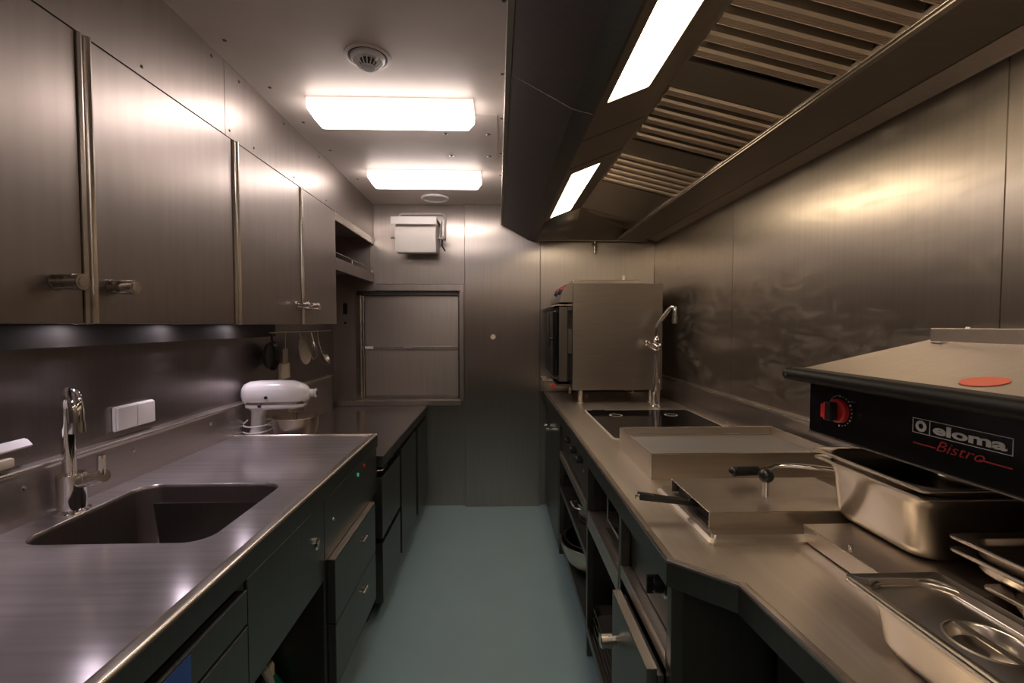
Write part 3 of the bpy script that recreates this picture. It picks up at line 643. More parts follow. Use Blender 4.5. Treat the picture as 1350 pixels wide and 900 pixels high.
dcab = thing('drawer_cabinet', 'steel cabinet with two stacked drawers and small indicator lights under the left worktop end', 'cabinet', (-.93, 1.84, 0))
obj('body', MB().box(-1.28, -.622, 1.575, 2.26, .10, .888), 'dark_steel', dcab)
obj('upper_panel', MB().box(-.621, -.602, 1.576, 2.26, .674, .889, .001), 'front', dcab)
obj('side_strip', MB().box(-.621, -.604, 1.576, 1.590, .12, .673, .001), 'front', dcab)
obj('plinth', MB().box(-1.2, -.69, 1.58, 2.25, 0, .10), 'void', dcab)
for z0, z1, hz in ((.438, .668, .603), (.208, .430, .388)):
    d = obj('drawer', MB().box(-.621, -.575, 1.600, 2.125, z0, z1, .003), 'front', dcab)
    hh = obj('handle', MB().cyl((-.574, 1.875, hz), (-.556, 1.875, hz), .004, n=10).cyl((-.574, 1.905, hz), (-.556, 1.905, hz), .004, n=10).cyl((-.556, 1.862, hz), (-.556, 1.918, hz), .005, n=10), 'knob', d)
    obj('drawer_edge', MB().box(-.62, -.5755, 1.601, 2.124, z1 + .0002, z1 + .0022), 'edge', d)
obj('red_light', MB().cyl((-.602, 2.045, .868), (-.598, 2.045, .868), .007), 'led_r', dcab)
obj('green_light', MB().cyl((-.602, 1.955, .856), (-.598, 1.955, .856), .008), 'led_g', dcab)
obj('screw', MB().lathe([(.006, 0), (.005, .003), (.001, .003)], (-.602, 1.66, .79), (1, 0, 0), 12), 'knob', dcab)

fc = thing('drawer_unit', 'dark steel pull-out unit with two deep fronts beneath the low worktop', 'cabinet', (-.93, 2.46, 0))
obj('body', MB().box(-1.28, -.652, 2.27, 2.70, .09, .775), 'dark_steel', fc)
for z0, z1 in ((.430, .735), (.10, .402)):
    d = obj('drawer', MB().box(-.632, -.624, 2.262, 2.668, z0, z1, .001).box(-.582, -.576, 2.262, 2.668, z0, z1, .001).box(-.6235, -.5825, 2.262, 2.268, z0, z1).box(-.6235, -.5825, 2.662, 2.668, z0, z1).box(-.6235, -.5825, 2.2685, 2.6615, z0, z0 + .20), 'front', fc)
    obj('rim', MB().box(-.632, -.576, 2.261, 2.265, z1 + .0005, z1 + .003), 'edge', d)
obj('runner', MB().tube([(-.640, 2.30, .758), (-.596, 2.34, .752), (-.596, 2.42, .752)], .007, 8), 'knob', fc)
obj('latch', MB().tube([(-.61, 2.50, .750), (-.59, 2.54, .765), (-.60, 2.60, .755)], .004, 8), 'knob', fc)
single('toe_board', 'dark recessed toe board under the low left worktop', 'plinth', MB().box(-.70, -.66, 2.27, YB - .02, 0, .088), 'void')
for y0, y1, lb in ((2.725, 3.20, 'dark steel cupboard with a tall thick door, middle one beneath the low worktop'), (3.285, 3.70, 'dark steel cupboard with a tall thick door in the corner by the back wall')):
    c = thing('cupboard', lb, 'cupboard', (-.93, (y0 + y1) / 2, .09), 'cupboards beneath the low worktop')
    obj('body', MB().box(-1.28, -.640, y0 - .02, y1 + .02, .09, .775), 'dark_steel', c)
    d = obj('door', MB().box(-.632, -.577, y0, y1, .12, .752, .003), 'front', c)
    obj('door_edge', MB().box(-.631, -.5775, y0 + .001, y0 + .006, .7525, .7545), 'edge', d)

# ================================================================= RIGHT WORKTOP
wr = thing('right_worktop', 'long brushed steel worktop on the right with an angled step in its front edge', 'worktop', (.85, 1.2, .89))
front = [(.378, YB - .037), (.393, 1.03), (.507, .925), (.530, .66), (.585, -.10), (.60, -.9)]
inner = [(x + .022, y) for x, y in front]; inner[1] = (.415, 1.04); inner[2] = (.530, .935)
poly = inner + [(XR - .023, -.9), (XR - .023, YB - .037)]
obj('top_sheet', MB().prism(poly, 'z', ZT - .012, ZT), 'top_r', wr)
lm = MB()
secs = []
for (fx, fy_), (ix, iy) in zip(front, inner):
    f_, i_ = Vector((fx, fy_)), Vector((ix, iy)); m1 = i_.lerp(f_, .25); m2 = i_.lerp(f_, .45); m3 = i_.lerp(f_, .9)
    secs.append([(i_.x, i_.y, ZT), (m1.x, m1.y, ZT + .001), (m2.x, m2.y, ZT + .005), (m3.x, m3.y, ZT + .006), (f_.x, f_.y, ZT + .001), (f_.x, f_.y, ZT - .004), (i_.x, i_.y, ZT - .010)])
# split corners so the facets stay crisp
obj('front_edge', lm.loft(secs, True, True), 'edge', wr, ang=12)
fsm = MB().loft([[(x, y, ZT - .0045), (x, y, ZT - .060), (x + .008, y, ZT - .060), (x + .008, y, ZT - .0045)] for x, y in front], True, True)
obj('fascia', fsm, 'front', wr, ang=12)

# frame below: posts, shelves
rf = thing('counter_frame', 'dark steel frame of posts and shelves carrying the right worktop', 'frame', (.8, 2.0, 0))
for y in (2.93, 2.008, 1.462, 1.035):
    obj('post', MB().box(.402, .432, y - .014, y + .014, 0.0, .888, .002), 'front', rf)
obj('back_panel', MB().box(1.20, 1.21, .55, YB - .05, .0, .93), 'dark_steel', rf)
for y in (2.93, 2.008, 1.462, 1.035):
    obj('divider', MB().box(.4325, 1.198, y - .006, y + .006, .0, .93), 'dark_steel', rf)
obj('shelf', MB().box(.405, 1.19, 2.026, 2.914, .435, .447).box(.403, .415, 2.026, 2.914, .430, .462, .001), 'front', rf)
obj('shelf', MB().box(.405, 1.19, 2.026, 2.914, .125, .137).box(.403, .415, 2.026, 2.914, .105, .140, .001), 'front', rf)
obj('shelf', MB().box(.403, 1.19, 2.026, 2.914, .668, .680).box(.401, .413, 2.026, 2.914, .640, .684, .001), 'sheet', rf)
obj('shelf', MB().box(.405, 1.19, 1.478, 1.992, .655, .668).box(.401, .413, 1.478, 1.992, .600, .672, .001), 'sheet', rf)
obj('shelf', MB().box(.405, 1.19, 1.478, 1.992, .105, .120).box(.401, .413, 1.478, 1.992, .10, .135, .001), 'front', rf)
obj('shelf', MB().box(.405, 1.19, 1.051, 1.446, .700, .712).box(.401, .413, 1.051, 1.446, .675, .716, .001), 'sheet', rf)
obj('near_panel', MB().box(.66, .67, -.6, 1.02, .0, .88), 'dark_steel', rf)
# controls under the hob
cn = thing('hob_controls', 'control strip with three black knobs below the ceramic hob', 'control panel', (.42, 2.45, .70))
obj('panel', MB().box(.418, .428, 2.024, 2.914, .70, .886, .001), 'front', cn)
for y, mt in ((2.575, 'led_r'), (2.375, 'led_g'), (2.205, 'led_r')):
    k = obj('knob', MB().lathe([(.026, 0), (.026, .006), (.020, .010), (.018, .032), (.015, .036), (.001, .036)], (.418, y, .838), (-1, 0, 0), 24), 'black', cn)
    obj('knob_ring', MB().lathe([(.030, 0), (.030, .004), (.027, .004)], (.418, y, .838), (-1, 0, 0), 24, cap=False), 'knob', k)
    obj('lamp', MB().cyl((.418, y - .035, .792), (.412, y - .035, .792), .007), 'wood' if mt == 'led_r' else 'dark_steel', cn)
c2 = thing('griddle_controls', 'recessed control plate with one black knob and a green switch below the angled corner', 'control panel', (.46, 1.25, .72))
obj('panel', MB().box(.434, .444, 1.050, 1.447, .717, .887, .001), 'front', c2)
obj('green_switch', MB().box(.427, .434, 1.235, 1.262, .835, .880, .002), 'green', c2)
k = obj('knob', MB().lathe([(.030, 0), (.030, .006), (.024, .010), (.021, .030), (.017, .034), (.001, .034)], (.434, 1.150, .826), (-1, 0, 0), 28), 'black', c2)
obj('knob_grip', MB().box(.386, .407, 1.144, 1.156, .803, .849, .002), 'black', k)
obj('knob_ring', MB().lathe([(.036, 0), (.036, .003), (.031, .003)], (.434, 1.150, .826), (-1, 0, 0), 28, cap=False), 'knob', k)
obj('yellow_tag', MB().box(.427, .4335, 1.068, 1.090, .765, .822, .002), 'wood', c2)

# far right cupboard
rc = thing('right_cupboard', 'dark steel cupboard under the far end of the right worktop', 'cupboard', (.8, 3.32, 0))
obj('body', MB().box(.432, 1.19, 2.95, YB - .045, .08, .886), 'dark_steel', rc)
d = obj('door', MB().box(.400, .430, 2.952, YB - .05, .02, .886, .002), 'front', rc)
for yy in (3.34, 3.22): obj('handle', MB().cyl((.399, yy, .752), (.350, yy, .752), .011).cyl((.368, yy, .752), (.345, yy, .752), .017), 'chrome', d)
# door in the near bay
nd = thing('warming_drawer', 'thick steel door with a round knob standing proud below the angled corner', 'door', (.37, 1.15, .1))
obj('front', MB().box(.358, .384, 1.055, 1.385, .12, .670, .003).box(.385, .400, 1.055, 1.385, .14, .655), 'front', nd)
obj('knob', MB().lathe([(.013, 0), (.013, .012), (.021, .014), (.021, .046), (.018, .049), (.001, .049)], (.358, 1.335, .545), (-1, 0, 0), 24), 'knob', nd)
obj('top_edge', MB().box(.3585, .3835, 1.056, 1.384, .6703, .6723), 'edge', nd)
# right end recessed drawer with handle
ed = thing('near_drawer', 'dark recessed drawer front with a bar handle under the near right worktop', 'drawer', (.65, .8, .3))
obj('front', MB().box(.642, .659, .55, 1.00, .40, .76, .002), 'front', ed)
obj('handle', MB().tube([(.640, .70, .70), (.615, .70, .70), (.615, .93, .70), (.640, .93, .70)], .006, 8), 'knob', ed)

# things on the shelves under the right worktop
def bowl_prof(r, h, t=.002): return [(r * .35, 0), (r * .55, .002), (r * .85, h * .35), (r * .98, h * .8), (r, h), (r + .008, h + .002), (r + .006, h + .005), (r - t, h + .003), (r * .97 - t, h * .8), (r * .83, h * .37), (r * .5, .006), (.001, .005)]
single('mixing_bowl', 'wide steel bowl jutting out from the lowest right shelf', 'bowl', MB().lathe(bowl_prof(.185, .155), (.545, 2.50, .138), n=40, cap=False), 'pan', ang=60)
single('nested_bowl', 'dark bowl nested inside the wide steel bowl', 'bowl', MB().lathe(bowl_prof(.165, .15), (.545, 2.50, .160), n=40, cap=False), 'dark_steel', ang=60)
cs = thing('casserole', 'steel pan with loop handles on the middle shelf under the hob controls', 'pan', (.58, 2.42, .448))
obj('body', MB().lathe([(.13, 0), (.14, .006), (.145, .09), (.150, .093), (.142, .093), (.136, .008), (.001, .005)], (.58, 2.42, .448), n=40), 'pan', cs)
obj('handle', MB().tube([(.437, 2.36, .525), (.405, 2.37, .530), (.400, 2.42, .531), (.405, 2.47, .530), (.437, 2.48, .525)], .006, 8, smooth=2), 'knob', cs)
cs = thing('saucepan', 'dark pan behind the casserole on the middle shelf', 'pan', (.60, 2.76, .448))
obj('body', MB().lathe([(.10, 0), (.11, .005), (.112, .11), (.116, .113), (.109, .113), (.105, .008), (.001, .005)], (.60, 2.76, .448), n=40), 'dark_steel', cs)
obj('handle', MB().tube([(.49, 2.76, .545), (.44, 2.755, .565), (.405, 2.75, .575)], .009, 10), 'black', cs)
rk = thing('oven_rack', 'steel rack with a U-shaped bail handle on the shelf in the middle bay', 'rack', (.6, 1.73, .668))
obj('base', MB().box(.43, 1.0, 1.50, 1.78, .669, .690, .004), 'dark_steel', rk)
obj('bail', MB().tube([(.455, 1.655, .700), (.455, 1.655, .790), (.455, 1.665, .80), (.455, 1.83, .80), (.455, 1.84, .790), (.455, 1.84, .705), (.455, 1.83, .695), (.455, 1.66, .695)], .006, 8), 'knob', rk)
for k in range(4):
    z = .121 + k * .042
    single('baking_tray', ['baking tray at the bottom of the stack on the lowest shelf', 'second baking tray from the bottom on the lowest shelf', 'third baking tray from the bottom on the lowest shelf', 'topmost baking tray of the stack on the lowest shelf'][k], 'tray',
           MB().loft([rr(.66, 1.71, .50, .42, .03, z + .036), rr(.66, 1.71, .495, .415, .03, z + .032), rr(.66, 1.71, .47, .39, .025, z + .001)], False, True), 'pan', group='baking trays on the lowest right shelf', sol=.0015)

# ================================================================= COMBI OVEN
ov = thing('combi_oven', 'steel combi oven standing on short legs at the far end of the right worktop', 'oven', (.83, 3.4, ZT))
OX0, OX1, OY0, OY1, OZ0, OZ1 = .521, 1.150, 3.14, 3.69, 1.046, 1.786
obj('casing', MB().box(OX0, OX1, OY0, OY1, OZ0, OZ1, .003), 'oven', ov)
obj('top_cover', MB().box(OX0 + .01, 1.0, OY0 + .06, OY1 - .02, OZ1 + .0005, OZ1 + .030, .003), 'edge', ov)
for x, y in ((.585, 3.19), (1.09, 3.19), (.585, 3.63), (1.09, 3.63)):
    obj('leg', MB().cyl((x, y, ZT), (x, y, OZ0), .019).cyl((x, y, ZT), (x, y, ZT + .006), .025), 'edge', ov)
cpn = obj('control_head', MB().prism([(OX0 - .001, 1.656), (.432, 1.656), (.440, 1.705), (.478, 1.782), (.50, OZ1 + .006), (OX0 - .001, OZ1 + .006)], 'y', OY0 + .002, OY1 - .004, .002), 'oven', ov)
obj('control_head_side', MB().box(.5215, .60, OY0 - .003, OY0 - .0005, 1.655, 1.786, .001), 'oven', ov)
nrm = Vector((-.077, 0, .038)).normalized(); fc_ = Vector((.459, 0, 1.743))
obj('knob', MB().lathe([(.026, 0), (.026, .006), (.020, .010), (.018, .032), (.001, .033)], (fc_.x, 3.24, fc_.z - .02), tuple(Vector((-.077, 0, .038))), 24), 'black', cpn)
obj('knob', MB().lathe([(.026, 0), (.026, .006), (.020, .010), (.018, .032), (.001, .033)], (fc_.x, 3.42, fc_.z - .02), tuple(Vector((-.077, 0, .038))), 24), 'black', cpn)
obj('red_stripe', MB().prism([(.458, 1.7455), (.4555, 1.7465), (.4715, 1.7795), (.474, 1.778)], 'y', OY0 + .01, OY1 - .02), 'redprint', cpn)
obj('lip', MB().prism([(OX0 - .001, 1.640), (.40, 1.640), (.365, 1.625), (.368, 1.620), (.402, 1.633), (OX0 - .001, 1.633)], 'y', OY0 - .002, OY1 - .01), 'edge', ov)
dr = obj('door', MB().box(.425, .487, OY0 + .004, OY1 - .03, 1.105, 1.624, .006), 'dark_steel', ov)
obj('door_glass', MB().box(.385, .424, OY0 + .02, OY1 - .05, 1.14, 1.60, .012), 'glass', dr)
obj('door_handle', MB().tube([(.425, OY0 + .05, 1.40), (.37, OY0 + .045, 1.402), (.365, OY0 + .06, 1.36)], .008, 10).cyl((.365, OY0 + .05, 1.405), (.42, OY0 + .05, 1.398), .011), 'black', dr)
obj('hinge', MB().box(.488, .520, OY0 + .01, OY0 + .028, 1.30, 1.47, .002), 'dark_steel', ov)
obj('hinge', MB().box(.488, .520, OY0 + .01, OY0 + .028, 1.60, 1.63, .002), 'dark_steel', ov)
obj('gasket', MB().box(.4875, .5205, OY0 + .03, OY1 - .03, 1.11, 1.63), 'black', ov)
obj('drip_tray', MB().box(.345, .43, OY0 + .35, OY1 - .01, 1.068, 1.088, .002), 'edge', ov)
obj('red_valve', MB().cyl((.405, 3.30, 1.052), (.405, 3.28, 1.052), .016), 'red', ov)
obj('drip_bracket', MB().box(.43, .52, OY0 + .10, OY1 - .10, 1.060, 1.075, .002), 'dark_steel', ov)
for z in (1.61, 1.14): obj('screw', MB().lathe([(.006, 0), (.005, .003), (.001, .003)], (.562, OY0, z), (0, -1, 0), 12), 'knob', ov)
obj('vent_pipe', MB().cyl((.90, 3.22, OZ1 + .03), (.90, 3.22, OZ1 + .062), .013).cyl((.90, 3.22, OZ1 + .052), (.90, 3.22, OZ1 + .062), .016), 'cream', ov)
obj('rear_vent', MB().box(.96, 1.02, 3.5, 3.6, OZ1 + .001, OZ1 + .055, .004), 'black', ov)

# tall tap by the oven
tt = thing('tall_tap', 'tall chrome pot-filler tap standing in front of the combi oven', 'tap', (1.065, 3.0, ZT))
QX, QY = 1.062, 3.01
obj('column', MB().lathe([(.034, 0), (.033, .006), (.027, .012), (.0265, .34), (.024, .36), (.024, .385), (.001, .385)], (QX, QY, ZT), n=30), 'chrome', tt)
vb = obj('valve_body', MB().sphere((QX, QY, 1.355), .038, 1, 1, .9).lathe([(.026, 0), (.032, .004), (.032, .010), (.02, .014), (.014, .03), (.012, .05), (.001, .05)], (QX, QY, 1.385)), 'chrome', tt)
obj('lever', MB().tube([(QX - .02, QY - .02, 1.365), (QX - .05, QY - .035, 1.372), (QX - .085, QY - .05, 1.392)], .0075, 10).tube([(QX - .02, QY - .02, 1.345), (QX - .05, QY - .035, 1.352), (QX - .085, QY - .05, 1.370)], .0075, 10), 'chrome', vb)
sw_ = [(QX, QY, 1.42), (QX, QY, 1.48), (QX + .012, QY - .01, 1.51), (QX + .055, QY - .05, 1.59), (QX + .072, QY - .068, 1.615), (QX + .085, QY - .08, 1.618), (QX + .088, QY - .085, 1.60), (QX + .088, QY - .086, 1.56)]
obj('swan_neck', MB().tube(sw_, .0130, 14, smooth=2), 'chrome', tt)
obj('nozzle', MB().cyl((QX + .088, QY - .086, 1.562), (QX + .088, QY - .086, 1.508), .0175), 'knob', tt)

# ================================================================= HOB
hb = thing('ceramic_hob', 'black ceramic hob set flush in the right worktop with a steel rim', 'hob', (.89, 2.52, ZT))
obj('rim', MB().loft([rr(.889, 2.52, .67, .745, .02, ZT + .0005), rr(.889, 2.52, .67, .745, .02, ZT + .003), rr(.889, 2.52, .650, .725, .018, ZT + .0035), rr(.889, 2.52, .650, .725, .018, ZT + .0005)]), 'rim_alu', hb)
gl = obj('glass', MB().loft([rr(.889, 2.52, .648, .723, .018, ZT + .0006), rr(.889, 2.52, .648, .723, .018, ZT + .0032)], True, True), 'glass', hb)
for x, y in ((.715, 2.715), (1.052, 2.715), (.715, 2.33), (1.052, 2.33)):
    obj('zone_mark', MB().lathe([(.040, 0), (.040, .0005), (.030, .0005), (.030, 0)], (x, y, ZT + .0033), n=32, cap=False), 'grey', gl)
obj('corner_mark', MB().box(.60, .68, 2.86, 2.872, ZT + .0033, ZT + .008, .001), 'black', hb)

# ================================================================= OPEN GRIDDLE TRAY
gt = thing('griddle', 'square steel griddle tray with raised sides set on the right worktop', 'griddle', (.89, 1.79, ZT))
GX0, GX1, GY0, GY1, GZ = .545, 1.235, 1.585, 2.005, 1.041
gm = MB().box(GX0, GX0 + .004, GY0, GY1, ZT, GZ, .001).box(GX1 - .004, GX1, GY0, GY1, ZT, GZ, .001).box(GX0 + .0045, GX1 - .0045, GY0, GY0 + .004, ZT, GZ, .001).box(GX0 + .0045, GX1 - .0045, GY1 - .004, GY1, ZT, GZ, .001)
obj('sides', gm, 'sheet', gt)
obj('plate', MB().box(GX0 + .006, GX1 - .006, GY0 + .006, GY1 - .006, .985, 1.006, .002), 'plate', gt)
for a, b in (((GX0 + .002, GY0 + .002), (GX1 - .002, GY0 + .002)), ((GX0 + .002, GY1 - .002), (GX1 - .002, GY1 - .002)), ((GX0 + .002, GY0 + .002), (GX0 + .002, GY1 - .002)), ((GX1 - .002, GY0 + .002), (GX1 - .002, GY1 - .002))):
    obj('rim_highlight', MB().tube([(*a, GZ), (*b, GZ)], .0020, 8), 'edge', gt)  # bright wires added as highlights along the tray's top edges
obj('corner_highlight', MB().tube([(GX0 + .001, GY0 + .001, ZT), (GX0 + .001, GY0 + .001, GZ)], .0018, 8), 'edge', gt)  # bright line added as the corner's highlight
obj('plate_rim', MB().box(GX0 + .005, GX1 - .005, GY1 - .010, GY1 - .0045, 1.0065, 1.012, .001), 'edge', gt)
obj('corner_clip', MB().prism([(GX0 + .006, 1.012), (GX0 + .050, 1.012), (GX0 + .006, 1.038)], 'y', GY0 + .006, GY0 + .04), 'edge', gt)

# ================================================================= COVERED HOTPLATE with lid and frying pan handle
hp = thing('hotplate', 'square steel hotplate with a raised sheet-metal cover and ball knob', 'hotplate', (.77, 1.27, ZT))
obj('base_frame', MB().loft([rr(.765, 1.29, .475, .385, .012, ZT), rr(.765, 1.29, .475, .385, .012, ZT + .006), rr(.765, 1.29, .455, .365, .010, ZT + .012), rr(.765, 1.29, .445, .355, .010, ZT + .020)], True, True), 'sheet', hp, ang=15)
CX0, CX1, CY0, CY1, CZ = .549, 1.01, 1.148, 1.405, 1.014
cv = MB().box(CX0, CX1, CY0, CY1, CZ - .002, CZ, .0008).box(CX0, CX1, CY0, CY0 + .002, CZ - .046, CZ - .0025).box(CX0, CX1, CY1 - .002, CY1, CZ - .040, CZ - .0025).box(CX1 - .002, CX1, CY0 + .003, CY1 - .003, CZ - .04, CZ - .0025)
cvr = obj('cover', cv, 'sheet', hp)
for a, b in (((CX0, CY0), (CX1, CY0)), ((CX0, CY0), (CX0, CY1))):
    obj('fold_highlight', MB().tube([(*a, CZ - .001), (*b, CZ - .001)], .0016, 8), 'edge', cvr)  # bright wires added as highlights along the cover's edges
obj('fold_highlight', MB().tube([(CX0, CY0, CZ - .045), (CX0, CY0, CZ - .002)], .0014, 8), 'edge', cvr)
obj('cover_post', MB().cyl((.765, 1.26, CZ), (.765, 1.26, CZ + .040), .0085), 'chrome', cvr)
obj('ball_knob', MB().sphere((.765, 1.26, CZ + .056), .0205), 'black', cvr)
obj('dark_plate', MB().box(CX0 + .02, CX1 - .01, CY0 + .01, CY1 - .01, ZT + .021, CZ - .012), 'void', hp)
# lever with black grip behind the knob
lvv = thing('basket_lever', 'bent steel bar with a black grip resting across the covered hotplate', 'handle', (.9, 1.36, 1.02))
obj('bar', MB().tube([(.80, 1.36, 1.052), (.87, 1.355, 1.072), (.955, 1.30, 1.077), (1.045, 1.27, 1.066)], .0075, 12, smooth=1), 'chrome', lvv)
obj('grip', MB().tube([(.728, 1.365, 1.048), (.745, 1.365, 1.049), (.80, 1.36, 1.052)], .0145, 14).sphere((.728, 1.365, 1.048), .0155), 'black', lvv)
obj('bracket', MB().tube([(1.045, 1.27, 1.066), (1.02, 1.265, 1.055), (.995, 1.262, 1.038), (.985, 1.26, 1.016)], .010, 8, smooth=1), 'pan', lvv)
# frying pan below the cover
fp = thing('frying_pan', 'frying pan under the hotplate cover, only its black handle showing', 'pan', (.70, 1.28, ZT + .02))
obj('handle', MB().loft([[(.575, 1.262 + a, .992 + b) for a, b in ((-.012, -.006), (.012, -.006), (.012, .006), (-.012, .006))], [(.49, 1.268 + a, 1.000 + b) for a, b in ((-.011, -.006), (.011, -.006), (.011, .008), (-.011, .008))], [(.405, 1.28 + a, 1.008 + b) for a, b in ((-.011, -.008), (.011, -.008), (.011, .010), (-.011, .010))]], True, True), 'black', fp, ang=25)
obj('rivet', MB().lathe([(.005, 0), (.004, .003), (.001, .003)], (.545, 1.264, 1.000), n=12), 'knob', fp)
obj('rivet', MB().lathe([(.005, 0), (.004, .003), (.001, .003)], (.445, 1.274, 1.014), n=12), 'knob', fp)
obj('end_ring', MB().tube([(.405, 1.28, 1.006), (.396, 1.28, 1.006)], .006, 10), 'chrome', fp)

# ================================================================= FLAT STEEL BOX under the big pan
fb = thing('flat_cover', 'flat square steel cover plate beneath the big deep pan', 'cover', (.99, .96, ZT))
obj('plate', MB().box(.775, 1.22, .800, 1.112, ZT + .004, .9955, .0015), 'sheet', fb)
obj('fold_highlight', MB().tube([(.7755, .801, .9945), (.7755, 1.1115, .9945)], .0014, 8), 'edge', fb)  # bright wires added as highlights on the plate's edges
obj('fold_highlight', MB().tube([(.776, 1.1115, .9945), (1.219, 1.1115, .9945)], .0014, 8), 'edge', fb)
obj('shadow_slot', MB().box(.785, 1.21, .81, 1.10, ZT, ZT + .0035), 'void', fb)  # near-black slab imitating the shadow line under the plate
obj('pin', MB().cyl((.790, .977, .9955), (.790, .977, 1.008), .0045, n=14), 'knob', fb)

# ================================================================= GASTRONORM PANS
def gn(name, label, x0, y1, w, d, z, depth, mat='pan', group=None, rin=.05, taper=.02):
    cx, cy = x0 + w / 2, y1 - d / 2
    t = MB()
    t.loft([rr(cx, cy, w, d, .012, z - .004, 8), rr(cx, cy, w, d, .012, z, 8), rr(cx, cy, w - .004, d - .004, .012, z + .0015, 8), rr(cx, cy, w - .012, d - .012, .014, z, 8), rr(cx, cy, w - .026, d - .026, rin, z - .001, 8),
            rr(cx, cy, w - .032, d - .032, rin, z - .005, 8), rr(cx, cy, w - .034, d - .034, rin, z - .022, 8), rr(cx, cy, w - .042, d - .042, rin, z - .027, 8),
            rr(cx, cy, w - .042 - taper * .6, d - .042 - taper * .6, rin, z - depth * .80, 8), rr(cx, cy, w - .05 - taper, d - .05 - taper, rin, z - depth * .93, 8), rr(cx, cy, w - .085 - taper, d - .085 - taper, rin * .8, z - depth, 8)], False, True)
    return single(name, label, 'pan', t, mat, group=group, sol=.0012, ang=50)
gn('gastronorm_pan', 'big deep steel pan standing on the flat cover under the black grill', .855, 1.198, .300, .325, 1.147, .150)
gn('gastronorm_pan', 'shallow steel pan nested in the top of the big deep pan', .853, 1.200, .304, .329, 1.166, .060, rin=.06)
gn('gastronorm_pan', 'narrow covered steel pan at the lower right corner of the photo', .618, .781, .176, .325, 1.050, .099)
GR = 'shallow pans stacked at the right edge'
gn('gastronorm_pan', 'bottom shallow pan of the stack at the right edge of the photo', .885, .790, .30, .325, 1.024, .072, group=GR)
gn('gastronorm_pan', 'second shallow pan from the bottom of the right edge stack', .900, .868, .30, .325, 1.056, .030, group=GR)
gn('gastronorm_pan', 'topmost shallow pan of the stack at the right edge of the photo', .902, .872, .30, .325, 1.080, .022, group=GR)
ld = thing('pan_lid', 'steel lid with round recessed bar grip on the narrow pan at the lower right', 'lid', (.706, .617, 1.052))
LX, LY, LZ = .706, .6185, 1.0525
lidm = MB().loft([rr(LX, LY, .176, .325, .012, LZ - .0005, 8), rr(LX, LY, .176, .325, .012, LZ + .002, 8), rr(LX, LY, .170, .319, .012, LZ + .0035, 8), rr(LX, LY, .160, .309, .014, LZ + .001, 8), rr(LX, LY, .146, .295, .030, LZ, 8),
                  rr(LX, LY, .142, .291, .032, LZ - .010, 8), rr(LX, LY, .138, .287, .034, LZ - .012, 8), rr(LX, LY, .126, .275, .034, LZ - .012, 8), rr(LX, LY, .122, .271, .034, LZ - .0095, 8)])
lidm.loft([rr(LX, LY, .122, .271, .034, LZ - .0095, 8), [Vector((LX + .050 * math.cos(2 * math.pi * k / 36), LY + .050 * math.sin(2 * math.pi * k / 36), LZ - .0095)) for k in range(36)]])
lidm.lathe([(.050, 0), (.047, .0015), (.043, -.001), (.038, -.016), (.025, -.022), (.001, -.023)], (LX, LY, LZ - .0095), n=36, cap=False)
obj('plate', lidm, 'pan', ld, ang=40)
obj('bar_grip', MB().prism([(LX - .006, LZ - .0105), (LX + .006, LZ - .0105), (LX + .006, LZ - .0085), (LX - .006, LZ - .0085)], 'y', LY - .046, LY + .046), 'edge', ld)

# ================================================================= BLACK GRILL (salamander) on the wall
sm = thing('tabletop_grill', 'black-fronted steel grill with a red dial above the pans at the right', 'grill', (1.07, .9, 1.2))
SA = math.radians(2.0)
sm['_o'] = [0, 0, 0]; sm.location = (.872, 1.232, 0); sm.rotation_euler = (0, 0, SA)   # local: y negative = towards the camera, x = towards the wall
DL = .70; SWD = .375
obj('body', MB().prism([(0.003, 1.206), (0.003, 1.372), (SWD, 1.452), (SWD, 1.206)], 'y', -DL, -.001, .001), 'blackgloss', sm)
obj('top_sheet', MB().prism([(-.030, 1.377), (-.030, 1.380), (SWD - .005, 1.464), (SWD - .005, 1.459)], 'y', -DL - .01, -.002), 'sheet', sm)
pn = obj('front_panel', MB().box(-.004, .002, -DL, 0, 1.207, 1.345, .001), 'blackgloss', sm)
obj('panel_lip', MB().box(-.006, .0025, -DL, 0, 1.2035, 1.2065), 'edge', pn)
rp = []
for k in range(9):
    a = math.pi * (.5 + k / 8); rp.append((-.056 + .018 * math.cos(a), 1.364 + .017 * math.sin(a)))
rp = [(-.026, 1.382)] + rp + [(-.048, 1.346), (0.0, 1.347), (0.0, 1.372)]
obj('front_rail', MB().prism(rp, 'y', -DL - .01, .018), 'rail', sm)
obj('rail_screw', MB().lathe([(.005, 0), (.004, .003), (.001, .003)], (-.0735, .004, 1.362), (-1, 0, 0), 12), 'dark_steel', sm)
obj('flue_box', MB().box(SWD - .050, SWD - .002, -DL, -.02, 1.452, 1.4905, .002), 'sheet', sm)
obj('flue_screw', MB().lathe([(.007, 0), (.006, .004), (.001, .004)], (SWD - .028, -.10, 1.4905), n=12), 'edge', sm)
obj('latch_tab', MB().box(SWD - .075, SWD - .051, -.075, -.045, 1.4505, 1.4545, .001), 'edge', sm)
sl = math.atan2(.084, SWD + .025)
stk = MB().lathe([(.035, 0), (.035, .0008), (.001, .0008)], (0, 0, 0), n=36); stk.xf(Matrix.Translation((.030, -.408, 1.3808 + (.030 + .030) * .2270 * .923)) @ Matrix.Rotation(-sl, 4, 'Y'))
stb = obj('round_sticker', stk, 'redtag', sm)
for y in (-.10, -.60): obj('wall_arm', MB().box(SWD + .001, XR - .872 - .02, y - .02, y + .02, 1.22, 1.40), 'dark_steel', sm)
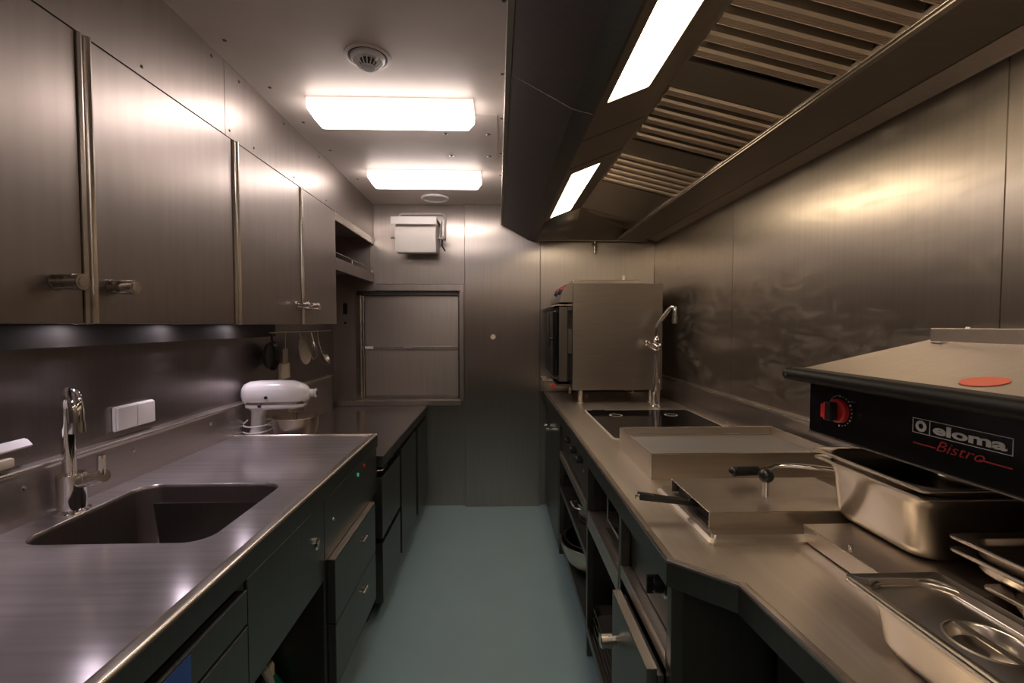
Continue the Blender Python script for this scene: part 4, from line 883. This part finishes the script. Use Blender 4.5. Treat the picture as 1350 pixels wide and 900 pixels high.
# dial
DY, DZ = -.106, 1.281
dl = obj('dial', MB().lathe([(.030, 0), (.030, .010), (.026, .014), (.020, .014)], (-.004, DY, DZ), (-1, 0, 0), 36, cap=False).lathe([(.001, .0135), (.021, .0135)], (-.004, DY, DZ), (-1, 0, 0), 36, cap=False), 'red', sm)
obj('dial_grip', MB().box(-.042, -.0185, DY - .012, DY + .012, DZ - .024, DZ + .024, .005), 'black', dl)
obj('dial_pointer', MB().box(-.044, -.0425, DY - .002 + .004, DY + .006, DZ - .022, DZ + .022, .001), 'red', dl)
obj('dial_flag', MB().box(-.030, -.006, DY + .022, DY + .034, DZ - .022, DZ + .014, .002), 'red', dl)
tk = MB()
for k in range(13):
    a = math.radians(90 - k * 15) if k < 13 else 0
    r0 = .038; s_ = .0015 if k % 4 else .0028
    y, z = DY - r0 * math.cos(math.radians(90 - k * 15)), DZ + r0 * math.sin(math.radians(90 - k * 15))
    tk.cyl((-.0041, y, z), (-.0048, y, z), s_, n=8)
obj('scale_marks', tk, 'print', pn)
ar = MB()
arc = [(-.0045, DY + .038 * math.sin(math.radians(a)), DZ + .038 * math.cos(math.radians(a))) for a in range(0, 62, 6)]
ar.tube(arc, .0008, 6)
obj('scale_arc', ar, 'print', pn)
# badge: white outlined box with round mark and name, red script below
def on_panel(mb, y, z, x=-.0042):
    R = Matrix(((0, 0, -1, x), (-1, 0, 0, y), (0, 1, 0, z), (0, 0, 0, 1)))
    return mb.xf(R)
BY0, BY1, BZ0, BZ1 = -.303, -.486, 1.274, 1.305
fm = MB(); w_ = .0012
fm.box(-.0048, -.0041, BY0, BY1, BZ1 - w_, BZ1).box(-.0048, -.0041, BY0, BY1, BZ0, BZ0 + w_)
for y in (BY0, BY0 - .036, BY1 + w_): fm.box(-.0048, -.0041, y - w_, y, BZ0 + w_, BZ1 - w_)
obj('badge_frame', fm, 'print', pn)
obj('badge_mark', MB().lathe([(.0115, 0), (.0115, .0006), (.0055, .0006), (.0055, 0)], (-.0041, BY0 - .018, (BZ0 + BZ1) / 2), (-1, 0, 0), 32, cap=False), 'print', pn)
tm = text_mesh('eloma', .027, bold=.0009, xs=1.62)
ws_ = max(v.co.x for v in tm.bm.verts); sx_ = .131 / ws_
for v in tm.bm.verts: v.co.x *= sx_
obj('badge_name', on_panel(tm, BY0 - .043, BZ0 + .0065), 'print', pn)
tm = text_mesh('Bistro', .030, bold=-.0002, shear=.35, xs=1.25, extrude=.0004)
ws_ = max(v.co.x for v in tm.bm.verts); sx_ = .092 / ws_
for v in tm.bm.verts: v.co.x *= sx_
obj('script_name', on_panel(tm, BY0 - .048, BZ0 - .026), 'redprint', pn)
obj('red_line', MB().box(-.0047, -.0041, BY0 - .002, BY0 - .050, BZ0 - .023, BZ0 - .0205), 'redprint', pn)
obj('red_line', MB().box(-.0047, -.0041, BY0 - .130, BY1, BZ0 - .023, BZ0 - .0205), 'redprint', pn)

for o in list(bpy.data.objects):
    if '_o' in o: del o['_o']
